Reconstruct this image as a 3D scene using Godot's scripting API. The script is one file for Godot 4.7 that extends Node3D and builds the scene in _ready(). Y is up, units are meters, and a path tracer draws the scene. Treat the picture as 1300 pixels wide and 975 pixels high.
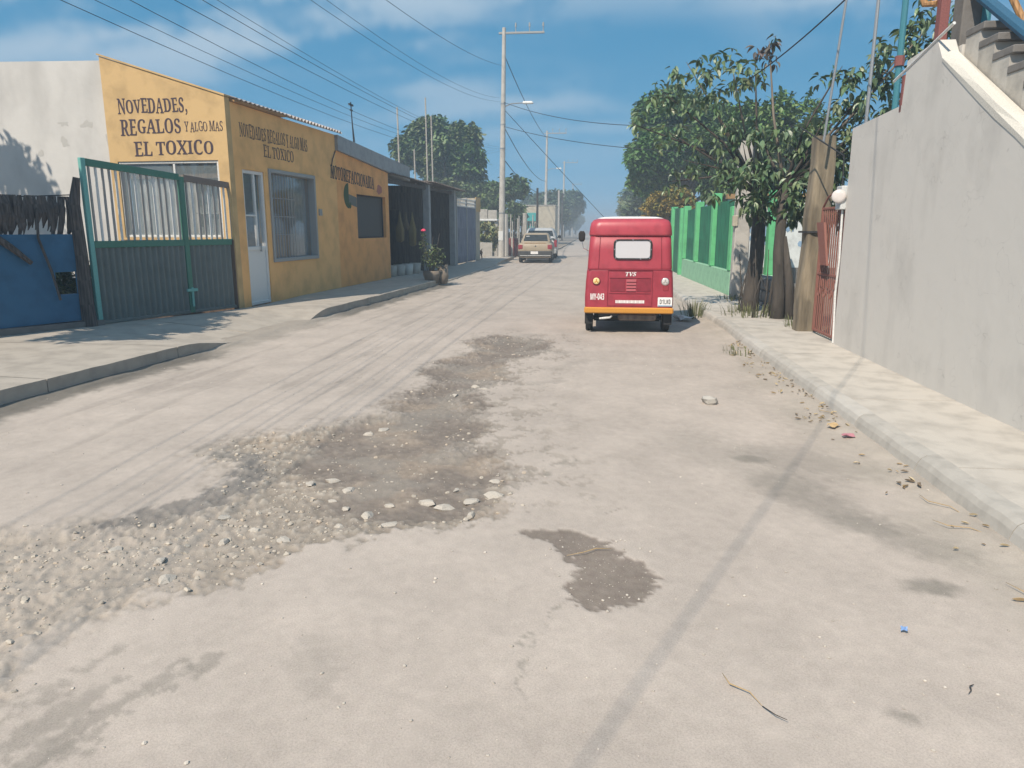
extends Node3D
# A dusty street: shops and a gate on one side, a plastered stair wall, trees and a green fence on the other.
# 1 metre = 1 unit, the street runs towards -z, the camera stands at z = 0.

var rng := RandomNumberGenerator.new()
var names := {}
var T := {}
var M := {}
var n_low := FastNoiseLite.new()
var n_mid := FastNoiseLite.new()
var n_fine := FastNoiseLite.new()
var n_cell := FastNoiseLite.new()
var n_rough := FastNoiseLite.new()
var n_vol := FastNoiseLite.new()

# ------------------------------------------------------------------ objects and names
func numbered(called: String, parent: Node) -> String:
	var key := "%d/%s" % [parent.get_instance_id(), called]
	if not names.has(key):
		names[key] = 0
		return called
	names[key] += 1
	return "%s_%03d" % [called, names[key]]

func thing(called: String, label: String, category: String, at := Vector3.ZERO, turn := 0.0, group := "") -> Node3D:
	var o := Node3D.new()
	o.name = numbered(called, self)
	add_child(o, true)
	o.position = at
	o.rotation.y = turn
	tag(o, label, category, group)
	return o

func tag(o: Node, label: String, category: String, group := "", kind := "") -> Node:
	o.set_meta("label", label)
	o.set_meta("category", category)
	if group != "": o.set_meta("group", group)
	if kind != "": o.set_meta("kind", kind)
	return o

func obj(called: String, st, m: Material, parent: Node = null, smooth := false) -> MeshInstance3D:
	if parent == null: parent = self
	var o := MeshInstance3D.new()
	o.name = numbered(called, parent)
	if st is SurfaceTool:
		st.generate_normals()
		o.mesh = st.commit()
	else:
		o.mesh = st
	o.material_override = m
	parent.add_child(o, true)
	return o

func struct(called: String, st, m: Material, parent: Node = null) -> MeshInstance3D:
	var o := obj(called, st, m, parent)
	if parent == null: o.set_meta("kind", "structure")
	return o

func dup(o: Node3D, label := "") -> Node3D:
	var c: Node3D = o.duplicate()
	c.name = numbered(String(o.name), self)
	add_child(c, true)
	if label != "": c.set_meta("label", label)
	return c

# ------------------------------------------------------------------ shapes
func new_st(smooth := false) -> SurfaceTool:
	var st := SurfaceTool.new()
	st.begin(Mesh.PRIMITIVE_TRIANGLES)
	st.set_smooth_group(0 if smooth else -1)
	return st

func tri(st: SurfaceTool, a: Vector3, b: Vector3, c: Vector3) -> void:   # counter-clockwise from outside
	st.add_vertex(a); st.add_vertex(c); st.add_vertex(b)

func quad(st: SurfaceTool, a: Vector3, b: Vector3, c: Vector3, d: Vector3) -> void:
	tri(st, a, b, c); tri(st, a, c, d)

func hexa(st: SurfaceTool, p: Array) -> void:   # p0..3 bottom ring, p4..7 top ring, both counter-clockwise from above
	quad(st, p[3], p[2], p[1], p[0]); quad(st, p[4], p[5], p[6], p[7])
	for i in 4:
		var j := (i + 1) % 4
		quad(st, p[i], p[j], p[j + 4], p[i + 4])

func box(st: SurfaceTool, lo: Vector3, hi: Vector3) -> void:
	hexa(st, [Vector3(lo.x, lo.y, hi.z), Vector3(hi.x, lo.y, hi.z), Vector3(hi.x, lo.y, lo.z), Vector3(lo.x, lo.y, lo.z),
		Vector3(lo.x, hi.y, hi.z), Vector3(hi.x, hi.y, hi.z), Vector3(hi.x, hi.y, lo.z), Vector3(lo.x, hi.y, lo.z)])

func loft(st: SurfaceTool, rings: Array, caps := true) -> void:   # rings counter-clockwise seen from the end they run towards
	var n: int = rings[0].size()
	for k in rings.size() - 1:
		for i in n:
			var j := (i + 1) % n
			quad(st, rings[k][i], rings[k][j], rings[k + 1][j], rings[k + 1][i])
	if caps:
		var a: PackedVector3Array = rings[0]
		var b: PackedVector3Array = rings[rings.size() - 1]
		var ca := Vector3.ZERO
		var cb := Vector3.ZERO
		for i in n:
			ca += a[i] / n; cb += b[i] / n
		for i in n:
			var j := (i + 1) % n
			tri(st, a[j], a[i], ca); tri(st, b[i], b[j], cb)

func rrect(cx: float, y: float, cz: float, hx: float, hz: float, r: float, seg := 3) -> PackedVector3Array:   # a ring that runs up y
	var out := PackedVector3Array()
	for q in 4:
		var sx := [1.0, -1.0, -1.0, 1.0][q] as float
		var sz := [-1.0, -1.0, 1.0, 1.0][q] as float
		for i in seg + 1:
			var a := (q + float(i) / seg) * PI / 2
			out.append(Vector3(cx + sx * (hx - r) + cos(a) * r, y, cz + sz * (hz - r) - sin(a) * r))
	return out

func cbox(st: SurfaceTool, lo: Vector3, hi: Vector3, b := 0.01) -> void:   # a box with chamfered edges
	var c := (lo + hi) / 2
	var h := (hi - lo) / 2
	loft(st, [rrect(c.x, lo.y, c.z, h.x - b, h.z - b, b * 0.7, 1), rrect(c.x, lo.y + b, c.z, h.x, h.z, b, 1), rrect(c.x, hi.y - b, c.z, h.x, h.z, b, 1), rrect(c.x, hi.y, c.z, h.x - b, h.z - b, b * 0.7, 1)])

func frame_of(d: Vector3) -> Basis:   # y axis along d
	var y := d.normalized()
	var x := y.cross(Vector3(0.0123, 0.1, 1)).normalized()
	if absf(y.dot(Vector3(0.0123, 0.1, 1).normalized())) > 0.95: x = y.cross(Vector3(1, 0, 0)).normalized()
	return Basis(x, y, x.cross(y))

func circle(c: Vector3, b: Basis, r: float, n: int) -> PackedVector3Array:
	var out := PackedVector3Array()
	for i in n:
		var a := TAU * i / n
		out.append(c + b.x * cos(a) * r - b.z * sin(a) * r)
	return out

func cyl(st: SurfaceTool, a: Vector3, b: Vector3, r0: float, r1: float, n := 10) -> void:
	var f := frame_of(b - a)
	loft(st, [circle(a, f, r0, n), circle(b, f, r1, n)])

func tube(st: SurfaceTool, pts: Array, radii: Array, n := 7) -> void:
	var rings := []
	var f := frame_of(pts[1] - pts[0])
	for i in pts.size():
		var d: Vector3 = (pts[mini(i + 1, pts.size() - 1)] - pts[maxi(i - 1, 0)]).normalized()
		var x := (f.x - d * f.x.dot(d)).normalized()
		f = Basis(x, d, x.cross(d))
		rings.append(circle(pts[i], f, radii[mini(i, radii.size() - 1)], n))
	loft(st, rings)

func disc(st: SurfaceTool, c: Vector3, axis: Vector3, r: float, depth: float, n := 20) -> void:   # a round, slightly domed button
	var f := frame_of(axis)
	loft(st, [circle(c, f, r, n), circle(c + f.y * depth * 0.6, f, r, n), circle(c + f.y * depth * 0.9, f, r * 0.8, n), circle(c + f.y * depth, f, r * 0.4, n)])

func prism(st: SurfaceTool, poly: PackedVector2Array, z0: float, z1: float) -> void:   # an outline in x, y given depth along z
	var p := poly
	if Geometry2D.is_polygon_clockwise(p): p.reverse()
	var ix := Geometry2D.triangulate_polygon(p)
	for k in range(0, ix.size(), 3):
		var a := p[ix[k]]
		var b := p[ix[k + 1]]
		var c := p[ix[k + 2]]
		if (b - a).cross(c - a) < 0:
			var t := b
			b = c
			c = t
		tri(st, Vector3(a.x, a.y, z1), Vector3(b.x, b.y, z1), Vector3(c.x, c.y, z1))
		tri(st, Vector3(a.x, a.y, z0), Vector3(c.x, c.y, z0), Vector3(b.x, b.y, z0))
	for i in p.size():
		var j := (i + 1) % p.size()
		quad(st, Vector3(p[i].x, p[i].y, z0), Vector3(p[j].x, p[j].y, z0), Vector3(p[j].x, p[j].y, z1), Vector3(p[i].x, p[i].y, z1))

func wall_run(st: SurfaceTool, x0: float, x1: float, y0: float, t0: float, t1: float, z0: float, z1: float, holes := []) -> void:   # a wall along x whose top runs from t0 to t1; holes are [xa, xb, ya, yb]
	var cuts := [x0, x1]
	for h in holes:
		for v in [h[0], h[1]]:
			if v > x0 and v < x1 and not cuts.has(v): cuts.append(v)
	cuts.sort()
	for i in cuts.size() - 1:
		var a: float = cuts[i]
		var b: float = cuts[i + 1]
		var ta := lerpf(t0, t1, (a - x0) / (x1 - x0))
		var tb := lerpf(t0, t1, (b - x0) / (x1 - x0))
		var y := y0
		var mine := []
		for h in holes:
			if h[0] < b - 0.001 and h[1] > a + 0.001: mine.append(h)
		mine.sort_custom(func(p, q): return p[2] < q[2])
		for h in mine:
			if h[2] > y + 0.001: box(st, Vector3(a, y, z0), Vector3(b, h[2], z1))
			y = h[3]
		hexa(st, [Vector3(a, y, z1), Vector3(b, y, z1), Vector3(b, y, z0), Vector3(a, y, z0), Vector3(a, ta, z1), Vector3(b, tb, z1), Vector3(b, tb, z0), Vector3(a, ta, z0)])

func sheet_metal(st: SurfaceTool, along: Vector3, down: Vector3, at: Vector3, waves: int, amp: float, thick := 0.012, kind := 0) -> void:   # a corrugated sheet: ridges run along «down»
	var up := along.cross(down).normalized()
	if up.y < 0 and absf(up.y) > 0.3: up = -up
	var per := 6
	var n := waves * per
	var prev := []
	for i in n + 1:
		var f := float(i) / n
		var ph := f * waves
		var h := amp * sin(ph * TAU) if kind == 0 else amp * clampf(sin(ph * TAU) * 2.5, -1, 1)
		var p := at + along * f + up * h
		var now := [p, p + down, p - up * thick, p + down - up * thick]
		if i > 0:
			quad(st, prev[0], prev[1], now[1], now[0])
			quad(st, prev[2], now[2], now[3], prev[3])
			quad(st, prev[1], prev[3], now[3], now[1])
			quad(st, prev[0], now[0], now[2], prev[2])
		prev = now

# ------------------------------------------------------------------ textures and materials
func gray_noise(sd: int, w: int, h: int, freq: float, oct: int, lo: float, hi: float, ww := 0, hh := 0, cellular := false) -> Image:
	var n := FastNoiseLite.new()
	n.seed = sd
	n.frequency = freq
	n.noise_type = FastNoiseLite.TYPE_CELLULAR if cellular else FastNoiseLite.TYPE_SIMPLEX_SMOOTH
	n.fractal_octaves = oct
	n.fractal_gain = 0.58
	var im := n.get_seamless_image(w, h)
	im.convert(Image.FORMAT_L8)
	if ww > 0: im.resize(ww, hh, Image.INTERPOLATE_CUBIC)
	var d := im.get_data()
	for i in d.size():
		d[i] = int(clampf(lo + (hi - lo) * (d[i] / 255.0), 0, 1) * 255)
	return Image.create_from_data(im.get_width(), im.get_height(), false, Image.FORMAT_L8, d)

func tex(im: Image) -> ImageTexture:
	im.generate_mipmaps()
	return ImageTexture.create_from_image(im)

func bumps(im: Image, s: float) -> ImageTexture:
	var b: Image = im.duplicate()
	b.convert(Image.FORMAT_RGBA8)
	b.bump_map_to_normal_map(s)
	return tex(b)

func mat(key: String, c: Color, rough := 0.85, t := "", size := 1.0, bump := "", bs := 0.6, metal := 0.0) -> StandardMaterial3D:
	var m := StandardMaterial3D.new()
	m.resource_name = key
	m.albedo_color = c.linear_to_srgb()
	m.roughness = rough
	m.metallic = metal
	if t != "" or bump != "":
		m.uv1_triplanar = true
		m.uv1_world_triplanar = true
		m.uv1_scale = Vector3.ONE / size
	if t != "": m.albedo_texture = T[t]
	if bump != "":
		m.normal_enabled = true
		m.normal_texture = T[bump]
		m.normal_scale = bs
	M[key] = m
	return m

func make_materials() -> void:
	var blotch := gray_noise(11, 512, 512, 0.008, 6, 0.87, 1.08)
	T.blotch = tex(blotch)
	T.blotch_bump = bumps(blotch, 3.0)
	var grain := gray_noise(12, 512, 512, 0.06, 4, 0.80, 1.1)
	T.grain = tex(grain)
	T.grain_bump = bumps(grain, 4.0)
	T.streak = tex(gray_noise(13, 512, 64, 0.014, 5, 0.66, 1.12, 512, 512))
	var soft := gray_noise(23, 512, 256, 0.010, 6, 0.90, 1.05, 512, 512)
	T.soft_streak = tex(soft)
	# road grit: a faint grain with scattered dark and pale specks
	var g0 := gray_noise(14, 1024, 1024, 0.10, 5, 0.90, 1.04).get_data()
	var g1 := gray_noise(28, 1024, 1024, 0.23, 2, 0.0, 1.0).get_data()
	var g2 := gray_noise(29, 1024, 1024, 0.012, 4, 0.0, 1.0).get_data()
	for i in g0.size():
		var v := g0[i] / 255.0 * (0.97 + 0.05 * g2[i] / 255.0)
		if g1[i] > 205: v *= 0.80
		elif g1[i] < 42: v *= 1.09
		g0[i] = int(clampf(v * 0.98, 0, 1) * 255)
	T.speck = tex(Image.create_from_data(1024, 1024, false, Image.FORMAT_L8, g0))
	T.speck_bump = bumps(gray_noise(15, 1024, 1024, 0.12, 4, 0.0, 1.0), 3.0)
	T.stained = tex(gray_noise(24, 512, 512, 0.010, 7, 0.87, 1.07))
	# trowelled plaster: tall streaks, broad damp clouds and a few hairline cracks
	var s0 := gray_noise(25, 1024, 256, 0.008, 6, 0.93, 1.04, 1024, 1024)
	var s1 := gray_noise(26, 1024, 1024, 0.004, 6, 0.93, 1.05)
	var s2 := gray_noise(27, 1024, 1024, 0.006, 4, 0.0, 1.0)
	var a0 := s0.get_data()
	var a1 := s1.get_data()
	var a2 := s2.get_data()
	for i in a0.size():
		var crack := absf(a2[i] / 255.0 - 0.5)
		var v := a0[i] / 255.0 * a1[i] / 255.0 * (0.90 + 0.10 * smoothstep(0.0, 0.006, crack))
		a0[i] = int(clampf(v * 1.04, 0, 1) * 255)
	T.trowel = tex(Image.create_from_data(1024, 1024, false, Image.FORMAT_L8, a0))
	T.wood = tex(gray_noise(16, 256, 16, 0.03, 5, 0.5, 1.1, 512, 512))
	T.bark_bump = bumps(gray_noise(17, 256, 48, 0.04, 5, 0, 1, 512, 512), 8.0)
	T.stucco_bump = bumps(gray_noise(18, 512, 512, 0.035, 5, 0, 1), 6.0)
	mat("yellow", Color(0.535, 0.365, 0.17), 0.85, "blotch", 2.3, "stucco_bump", 0.07)
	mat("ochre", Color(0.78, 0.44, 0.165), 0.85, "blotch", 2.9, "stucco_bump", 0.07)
	mat("orange", Color(0.76, 0.355, 0.115), 0.85, "blotch", 2.7, "stucco_bump", 0.07)
	mat("dull_orange", Color(0.36, 0.22, 0.105), 0.9, "blotch", 2.1, "stucco_bump", 0.07)
	mat("white_wall", Color(0.53, 0.52, 0.50), 0.9, "soft_streak", 5.3, "stucco_bump", 0.05)
	mat("letter", Color(0.055, 0.035, 0.05), 0.8, "grain", 0.2)
	mat("faded_letter", Color(0.15, 0.10, 0.065), 0.9, "grain", 0.15)
	mat("dark_letter", Color(0.06, 0.045, 0.04), 0.9, "grain", 0.15)
	mat("pink_letter", Color(0.36, 0.12, 0.09), 0.9)
	mat("concrete", Color(0.41, 0.385, 0.345), 0.92, "stained", 1.3, "grain_bump", 0.5)
	mat("pale_concrete", Color(0.46, 0.435, 0.395), 0.92, "blotch", 1.7, "grain_bump", 0.5)
	mat("walk", Color(0.475, 0.44, 0.39), 0.95, "stained", 2.3, "speck_bump", 0.3)
	mat("dusty_walk", Color(0.385, 0.345, 0.295), 0.95, "stained", 2.3, "speck_bump", 0.3)
	mat("gray_parapet", Color(0.30, 0.31, 0.32), 0.92, "blotch", 1.4, "grain_bump", 0.5)
	mat("plaster", Color(0.575, 0.55, 0.51), 0.9, "trowel", 5.7, "stucco_bump", 0.03)
	mat("mortar", Color(0.66, 0.63, 0.56), 0.95, "grain", 0.5, "grain_bump", 0.9)
	mat("dark_concrete", Color(0.17, 0.16, 0.15), 0.95, "blotch", 0.8, "grain_bump", 0.8)
	mat("brown_concrete", Color(0.285, 0.235, 0.165), 0.95, "streak", 1.3, "bark_bump", 0.5)
	mat("roof_sheet", Color(0.55, 0.50, 0.47), 0.5, "streak", 1.0, "", 0.5, 0.25)
	mat("rusty_sheet", Color(0.20, 0.155, 0.125), 0.75, "streak", 0.9, "grain_bump", 0.4)
	mat("alu", Color(0.66, 0.66, 0.64), 0.45, "grain", 0.8)
	mat("white_paint", Color(0.72, 0.72, 0.70), 0.5, "grain", 0.7)
	mat("gray_frame", Color(0.33, 0.33, 0.32), 0.6, "grain", 0.7)
	mat("gate_green", Color(0.06, 0.19, 0.135), 0.55, "grain", 0.6)
	mat("gate_teal", Color(0.16, 0.42, 0.38), 0.55, "grain", 0.6)
	mat("gate_bar", Color(0.33, 0.31, 0.29), 0.6, "grain", 0.5)
	mat("gate_sheet", Color(0.145, 0.165, 0.155), 0.6, "soft_streak", 1.2)
	mat("rail_brown", Color(0.19, 0.15, 0.125), 0.65, "grain", 0.5)
	mat("blue_wall", Color(0.04, 0.125, 0.225), 0.85, "blotch", 1.6, "stucco_bump", 0.1)
	mat("blue_sheet", Color(0.21, 0.235, 0.31), 0.6, "streak", 1.1)
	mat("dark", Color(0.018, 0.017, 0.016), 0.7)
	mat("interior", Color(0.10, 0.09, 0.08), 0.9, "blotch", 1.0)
	mat("dark_wood", Color(0.075, 0.06, 0.05), 0.9, "wood", 0.8, "bark_bump", 0.6)
	mat("thatch", Color(0.125, 0.105, 0.095), 0.95, "wood", 0.35, "bark_bump", 0.8)
	mat("bark", Color(0.085, 0.072, 0.06), 0.95, "streak", 0.7, "bark_bump", 1.0)
	mat("pale_bark", Color(0.23, 0.19, 0.15), 0.95, "streak", 0.7, "bark_bump", 1.0)
	mat("steel", Color(0.40, 0.40, 0.40), 0.4, "grain", 0.5, "", 0.5, 0.6)
	mat("wire", Color(0.02, 0.02, 0.022), 0.6)
	mat("green_light", Color(0.115, 0.46, 0.20), 0.75, "blotch", 1.4, "stucco_bump", 0.08)
	mat("green_plinth", Color(0.26, 0.50, 0.33), 0.85, "blotch", 1.1, "stucco_bump", 0.08)
	mat("green_dark", Color(0.02, 0.17, 0.095), 0.7, "streak", 0.9)
	mat("lime_wall", Color(0.22, 0.48, 0.13), 0.8, "blotch", 1.3)
	mat("rust_iron", Color(0.255, 0.105, 0.08), 0.75, "grain", 0.3, "grain_bump", 0.4)
	mat("post_red", Color(0.24, 0.085, 0.075), 0.7, "grain", 0.5)
	mat("rail_blue", Color(0.03, 0.11, 0.19), 0.55, "grain", 0.5)
	mat("rail_teal", Color(0.05, 0.21, 0.26), 0.55, "grain", 0.5)
	mat("bamboo", Color(0.55, 0.30, 0.12), 0.7, "wood", 0.3)
	mat("tuk_red", Color(0.33, 0.034, 0.052), 0.42, "blotch", 0.8)
	mat("tuk_hood", Color(0.37, 0.042, 0.062), 0.5, "blotch", 0.9)
	mat("tuk_cap", Color(0.42, 0.055, 0.075), 0.4, "blotch", 0.9)
	mat("tuk_dark_red", Color(0.23, 0.018, 0.033), 0.5, "blotch", 0.6)
	mat("bumper_yellow", Color(0.60, 0.27, 0.035), 0.5, "grain", 0.4)
	mat("rubber", Color(0.022, 0.021, 0.021), 0.85, "grain", 0.2)
	mat("pale_pane", Color(0.54, 0.53, 0.55), 0.25)
	mat("chrome", Color(0.75, 0.75, 0.75), 0.2, "", 1.0, "", 0.5, 0.9)
	mat("lens_cream", Color(0.78, 0.62, 0.30), 0.2)
	mat("lens_clear", Color(0.60, 0.56, 0.54), 0.2)
	mat("lens_red", Color(0.28, 0.03, 0.04), 0.25)
	mat("print_white", Color(0.78, 0.76, 0.74), 0.6)
	mat("print_dark", Color(0.05, 0.05, 0.05), 0.6)
	mat("beige_paint", Color(0.36, 0.29, 0.20), 0.5, "grain", 0.9)
	mat("silver_paint", Color(0.50, 0.51, 0.51), 0.35, "grain", 0.9, "", 0.5, 0.2)
	mat("car_glass", Color(0.02, 0.023, 0.024), 0.12)
	mat("car_black", Color(0.045, 0.043, 0.042), 0.6)
	mat("teal_sign", Color(0.03, 0.33, 0.32), 0.6)
	mat("cream_wall", Color(0.46, 0.41, 0.32), 0.9, "blotch", 2.0)
	mat("red_gate", Color(0.27, 0.055, 0.05), 0.7, "streak", 0.7)
	mat("mural_white", Color(0.62, 0.65, 0.66), 0.85, "blotch", 1.2)
	mat("mural_blue", Color(0.23, 0.35, 0.50), 0.85, "blotch", 0.9)
	mat("pot", Color(0.20, 0.165, 0.13), 0.9, "grain", 0.3)
	mat("bucket", Color(0.52, 0.51, 0.48), 0.6, "grain", 0.4)
	mat("rose", Color(0.72, 0.06, 0.14), 0.6)
	mat("fur", Color(0.16, 0.075, 0.04), 0.95, "grain", 0.1)
	mat("pink_scrap", Color(0.40, 0.17, 0.20), 0.5)
	mat("blue_scrap", Color(0.20, 0.32, 0.55), 0.5)
	mat("paper", Color(0.72, 0.71, 0.68), 0.8)
	mat("straw", Color(0.42, 0.30, 0.16), 0.9)
	mat("soil", Color(0.29, 0.245, 0.195), 0.97, "blotch", 3.3, "speck_bump", 0.5)
	mat("chunk", Color(0.46, 0.42, 0.365), 0.95, "grain", 0.25, "grain_bump", 0.8)
	mat("meter_white", Color(0.60, 0.62, 0.62), 0.45, "grain", 0.4)
	var g := StandardMaterial3D.new()
	g.albedo_color = Color(0.72, 0.78, 0.80, 0.13)
	g.transparency = BaseMaterial3D.TRANSPARENCY_ALPHA
	g.roughness = 0.03
	M.glass = g
	for k in ["leaf_near", "leaf_dark", "leaf_far", "leaf_yellow", "leaf_grass", "leaf_dry", "pebble"]:
		var m := StandardMaterial3D.new()
		m.resource_name = k
		m.vertex_color_use_as_albedo = true
		m.roughness = 0.55 if k != "pebble" else 0.95
		if k != "pebble" and k != "leaf_dry":
			m.backlight = Color(0.40, 0.50, 0.16)
		M[k] = m
	M.leaf_near.roughness = 0.42

# ------------------------------------------------------------------ lettering
func serif(bold := false) -> SystemFont:
	var f := SystemFont.new()
	f.font_names = PackedStringArray(["Droid Serif"])
	f.font_weight = 700 if bold else 400
	return f

func sans(bold := true) -> SystemFont:
	var f := SystemFont.new()
	f.font_names = PackedStringArray(["Droid Sans"])
	f.font_weight = 700 if bold else 400
	return f

func lettering(text: String, f: Font, width: float, height: float, depth: float, wobble: float, slant := 0.0) -> ArrayMesh:   # painted letter by letter, so that no two stand quite alike; starts at x = 0 on the line y = 0
	var parts := []
	var total := 0.0
	for ch in text:
		var adv := f.get_string_size(ch, HORIZONTAL_ALIGNMENT_LEFT, -1, 100).x
		parts.append([ch, adv])
		total += adv
	var sx := width / total
	var sy := height / 72.0
	var st := SurfaceTool.new()
	var at := 0.0
	for p in parts:
		if p[0] != " ":
			var t := TextMesh.new()
			t.font = f
			t.font_size = 100
			t.pixel_size = 1.0
			t.depth = 1.0
			t.text = p[0]
			t.curve_step = 6.0
			var box_ := t.get_aabb()
			var b := Basis(Vector3(sx, 0, 0), Vector3(slant * sy, sy, 0), Vector3(0, 0, depth))
			b = Basis(Vector3(0, 0, 1), rng.randf_range(-1, 1) * 0.05 * wobble) * b
			b = b.scaled(Vector3(1 + rng.randf_range(-0.06, 0.06) * wobble, 1 + rng.randf_range(-0.09, 0.09) * wobble, 1))
			var base := -box_.position.y if p[0] in "ABCDEFGHIJKLMNOPQRSTUVWXYZ0123456789" else 36.0
			st.append_from(t, 0, Transform3D(b, Vector3((at + p[1] / 2) * sx, base * sy + rng.randf_range(-0.05, 0.05) * wobble * height, 0)))
		at += p[1]
	return st.commit()

# ------------------------------------------------------------------ camera, sky, sun
func _ready() -> void:
	rng.seed = 7
	var cam := Camera3D.new()
	cam.name = "camera"
	cam.position = Vector3(0, 1.58, 0)
	cam.rotation_degrees = Vector3(-11.99, 5.706, 0)
	cam.fov = 55.33
	cam.near = 0.05
	cam.far = 4000
	add_child(cam)
	cam.current = true
	var e := Environment.new()
	e.background_mode = Environment.BG_SKY
	e.sky = Sky.new()
	var ps := PanoramaSkyMaterial.new()
	ps.panorama = sky_image()
	e.sky.sky_material = ps
	e.background_energy_multiplier = 1.0
	e.tonemap_mode = Environment.TONE_MAPPER_LINEAR
	e.tonemap_exposure = 1.55
	e.sdfgi_enabled = true
	e.ssao_enabled = true
	e.ssil_enabled = true
	e.fog_enabled = true
	e.fog_density = 0.0036
	e.fog_light_color = Color(0.74, 0.85, 0.94)
	var we := WorldEnvironment.new()
	we.name = "world_environment"
	we.environment = e
	add_child(we)
	var sun := DirectionalLight3D.new()
	sun.name = "sun"
	sun.light_energy = 1.17
	sun.light_color = Color(1.0, 0.945, 0.87)
	sun.light_angular_distance = 0.5
	sun.shadow_enabled = true
	sun.directional_shadow_max_distance = 150
	add_child(sun)
	sun.look_at_from_position(Vector3.ZERO, Vector3(0.320, -0.731, -0.602))
	for p in [[n_low, 0.22, 3], [n_mid, 1.3, 4], [n_fine, 7.0, 3], [n_vol, 0.5, 3], [n_rough, 17.0, 3]]:
		p[0].noise_type = FastNoiseLite.TYPE_SIMPLEX_SMOOTH
		p[0].frequency = p[1]
		p[0].fractal_octaves = p[2]
		p[0].seed = 40 + p[2]
	n_cell.noise_type = FastNoiseLite.TYPE_CELLULAR
	n_cell.frequency = 9.0
	n_cell.cellular_return_type = FastNoiseLite.RETURN_DISTANCE2_SUB
	make_materials()
	e.volumetric_fog_enabled = true
	e.volumetric_fog_density = 0.0
	var dust := FogVolume.new()   # road dust hanging low over the street
	dust.name = "road_dust"
	dust.shape = RenderingServer.FOG_VOLUME_SHAPE_BOX
	dust.size = Vector3(26, 4.0, 150)
	dust.position = Vector3(0, 1.9, -84)
	var fm := FogMaterial.new()
	fm.density = 0.0024
	fm.albedo = Color(0.93, 0.90, 0.86)
	dust.material = fm
	add_child(dust)
	tag(dust, "thin pale dust hanging low over the street", "dust", "", "stuff")
	ground_and_road()
	pavements()
	left_side()
	right_side()
	far_end()
	vehicles()
	trees()
	wires()
	small_things()

func sky_image() -> ImageTexture:
	var w := 1024
	var h := 512
	var im := Image.create(w, h, false, Image.FORMAT_RGBAF)
	var a := FastNoiseLite.new()
	a.seed = 5
	a.frequency = 1.5
	a.fractal_octaves = 7
	a.fractal_gain = 0.60
	a.domain_warp_enabled = true
	a.domain_warp_amplitude = 0.5
	a.domain_warp_frequency = 0.7
	var b := FastNoiseLite.new()
	b.seed = 9
	b.frequency = 0.5
	b.fractal_octaves = 3
	var top := Color(0.029, 0.136, 0.272)
	var mid := Color(0.039, 0.177, 0.325)
	var low := Color(0.16, 0.35, 0.50)
	var to_sun := -Vector3(0.320, -0.731, -0.602).normalized()
	for y in h:
		var el := (0.5 - (y + 0.5) / h) * PI
		for x in w:
			var c := Color(0.34, 0.32, 0.28)
			if el > -0.02:
				var s := clampf(sin(el), 0, 1)
				c = mid.lerp(top, smoothstep(0.15, 0.75, s)).lerp(low, exp(-s * 8.5))
				var az := (x + 0.5) / w * TAU
				var d := Vector3(sin(az) * cos(el), sin(el), -cos(az) * cos(el))   # either turn will do for the clouds
				var k := 1.0 / (0.18 + maxf(s, 0.0))
				var px := d.x * k
				var pz := d.z * k
				var v := a.get_noise_2d(px * 0.9, pz * 1.7) * 0.5 + 0.5
				var u := b.get_noise_2d(px * 0.8, pz * 0.8) * 0.5 + 0.5
				var cl := smoothstep(0.34, 0.68, v) * smoothstep(0.22, 0.50, u) * smoothstep(0.02, 0.25, s)
				c = c.lerp(Color(0.32, 0.40, 0.475), cl * 0.9)
				var glow := maxf(0.0, d.dot(to_sun))
				c = c * (1.0 + 0.5 * glow * glow)
			im.set_pixel(x, y, c)
	return ImageTexture.create_from_image(im)

# ------------------------------------------------------------------ ground, road, pavements
func line_at(pts: Array, z: float) -> float:   # pts: [distance, x] with distance = -z
	var d := -z
	if d <= pts[0][0]: return pts[0][1]
	for i in pts.size() - 1:
		if d <= pts[i + 1][0]:
			return lerpf(pts[i][1], pts[i + 1][1], (d - pts[i][0]) / (pts[i + 1][0] - pts[i][0]))
	return pts[pts.size() - 1][1]

const KERB_L := [[-12.0, -6.1], [0.0, -5.42], [5.9, -5.17], [8.7, -4.92], [12.7, -4.69], [15.5, -4.45], [20.7, -4.10], [31.4, -3.82], [38.0, -3.72], [46.0, -2.7], [55.0, -1.95], [118.0, -1.2], [400.0, 1.0]]
const KERB_R := [[-12.0, 2.15], [12.0, 2.15], [14.5, 2.06], [26.0, 1.95], [60.0, 2.0], [120.0, 2.6], [400.0, 5.5]]

func seg_dist(p: Vector2, a: Vector2, b: Vector2) -> float:
	var ab := b - a
	return p.distance_to(a + ab * clampf((p - a).dot(ab) / ab.length_squared(), 0, 1))

const GX0 := -5.5
const GZ0 := -12.5
const GC := 0.05
const GW := 160
const GH := 244

func field(poly: PackedVector2Array) -> PackedFloat32Array:   # distance to an outline on the road, less than 0 inside it
	var out := PackedFloat32Array()
	out.resize(GW * GH)
	var n := poly.size()
	for j in GH:
		for i in GW:
			var p := Vector2(GX0 + i * GC, GZ0 + j * GC)
			var best := 99.0
			for k in n:
				best = minf(best, seg_dist(p, poly[k], poly[(k + 1) % n]))
			out[j * GW + i] = -best if Geometry2D.is_point_in_polygon(p, poly) else best
	return out

func look(f: PackedFloat32Array, x: float, z: float) -> float:
	var u := (x - GX0) / GC
	var v := (z - GZ0) / GC
	if u < 0 or v < 0 or u >= GW - 1.001 or v >= GH - 1.001: return 9.0
	var i := int(u)
	var j := int(v)
	var fu := u - i
	var fv := v - j
	var at := j * GW + i
	return lerpf(lerpf(f[at], f[at + 1], fu), lerpf(f[at + GW], f[at + GW + 1], fu), fv)

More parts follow.
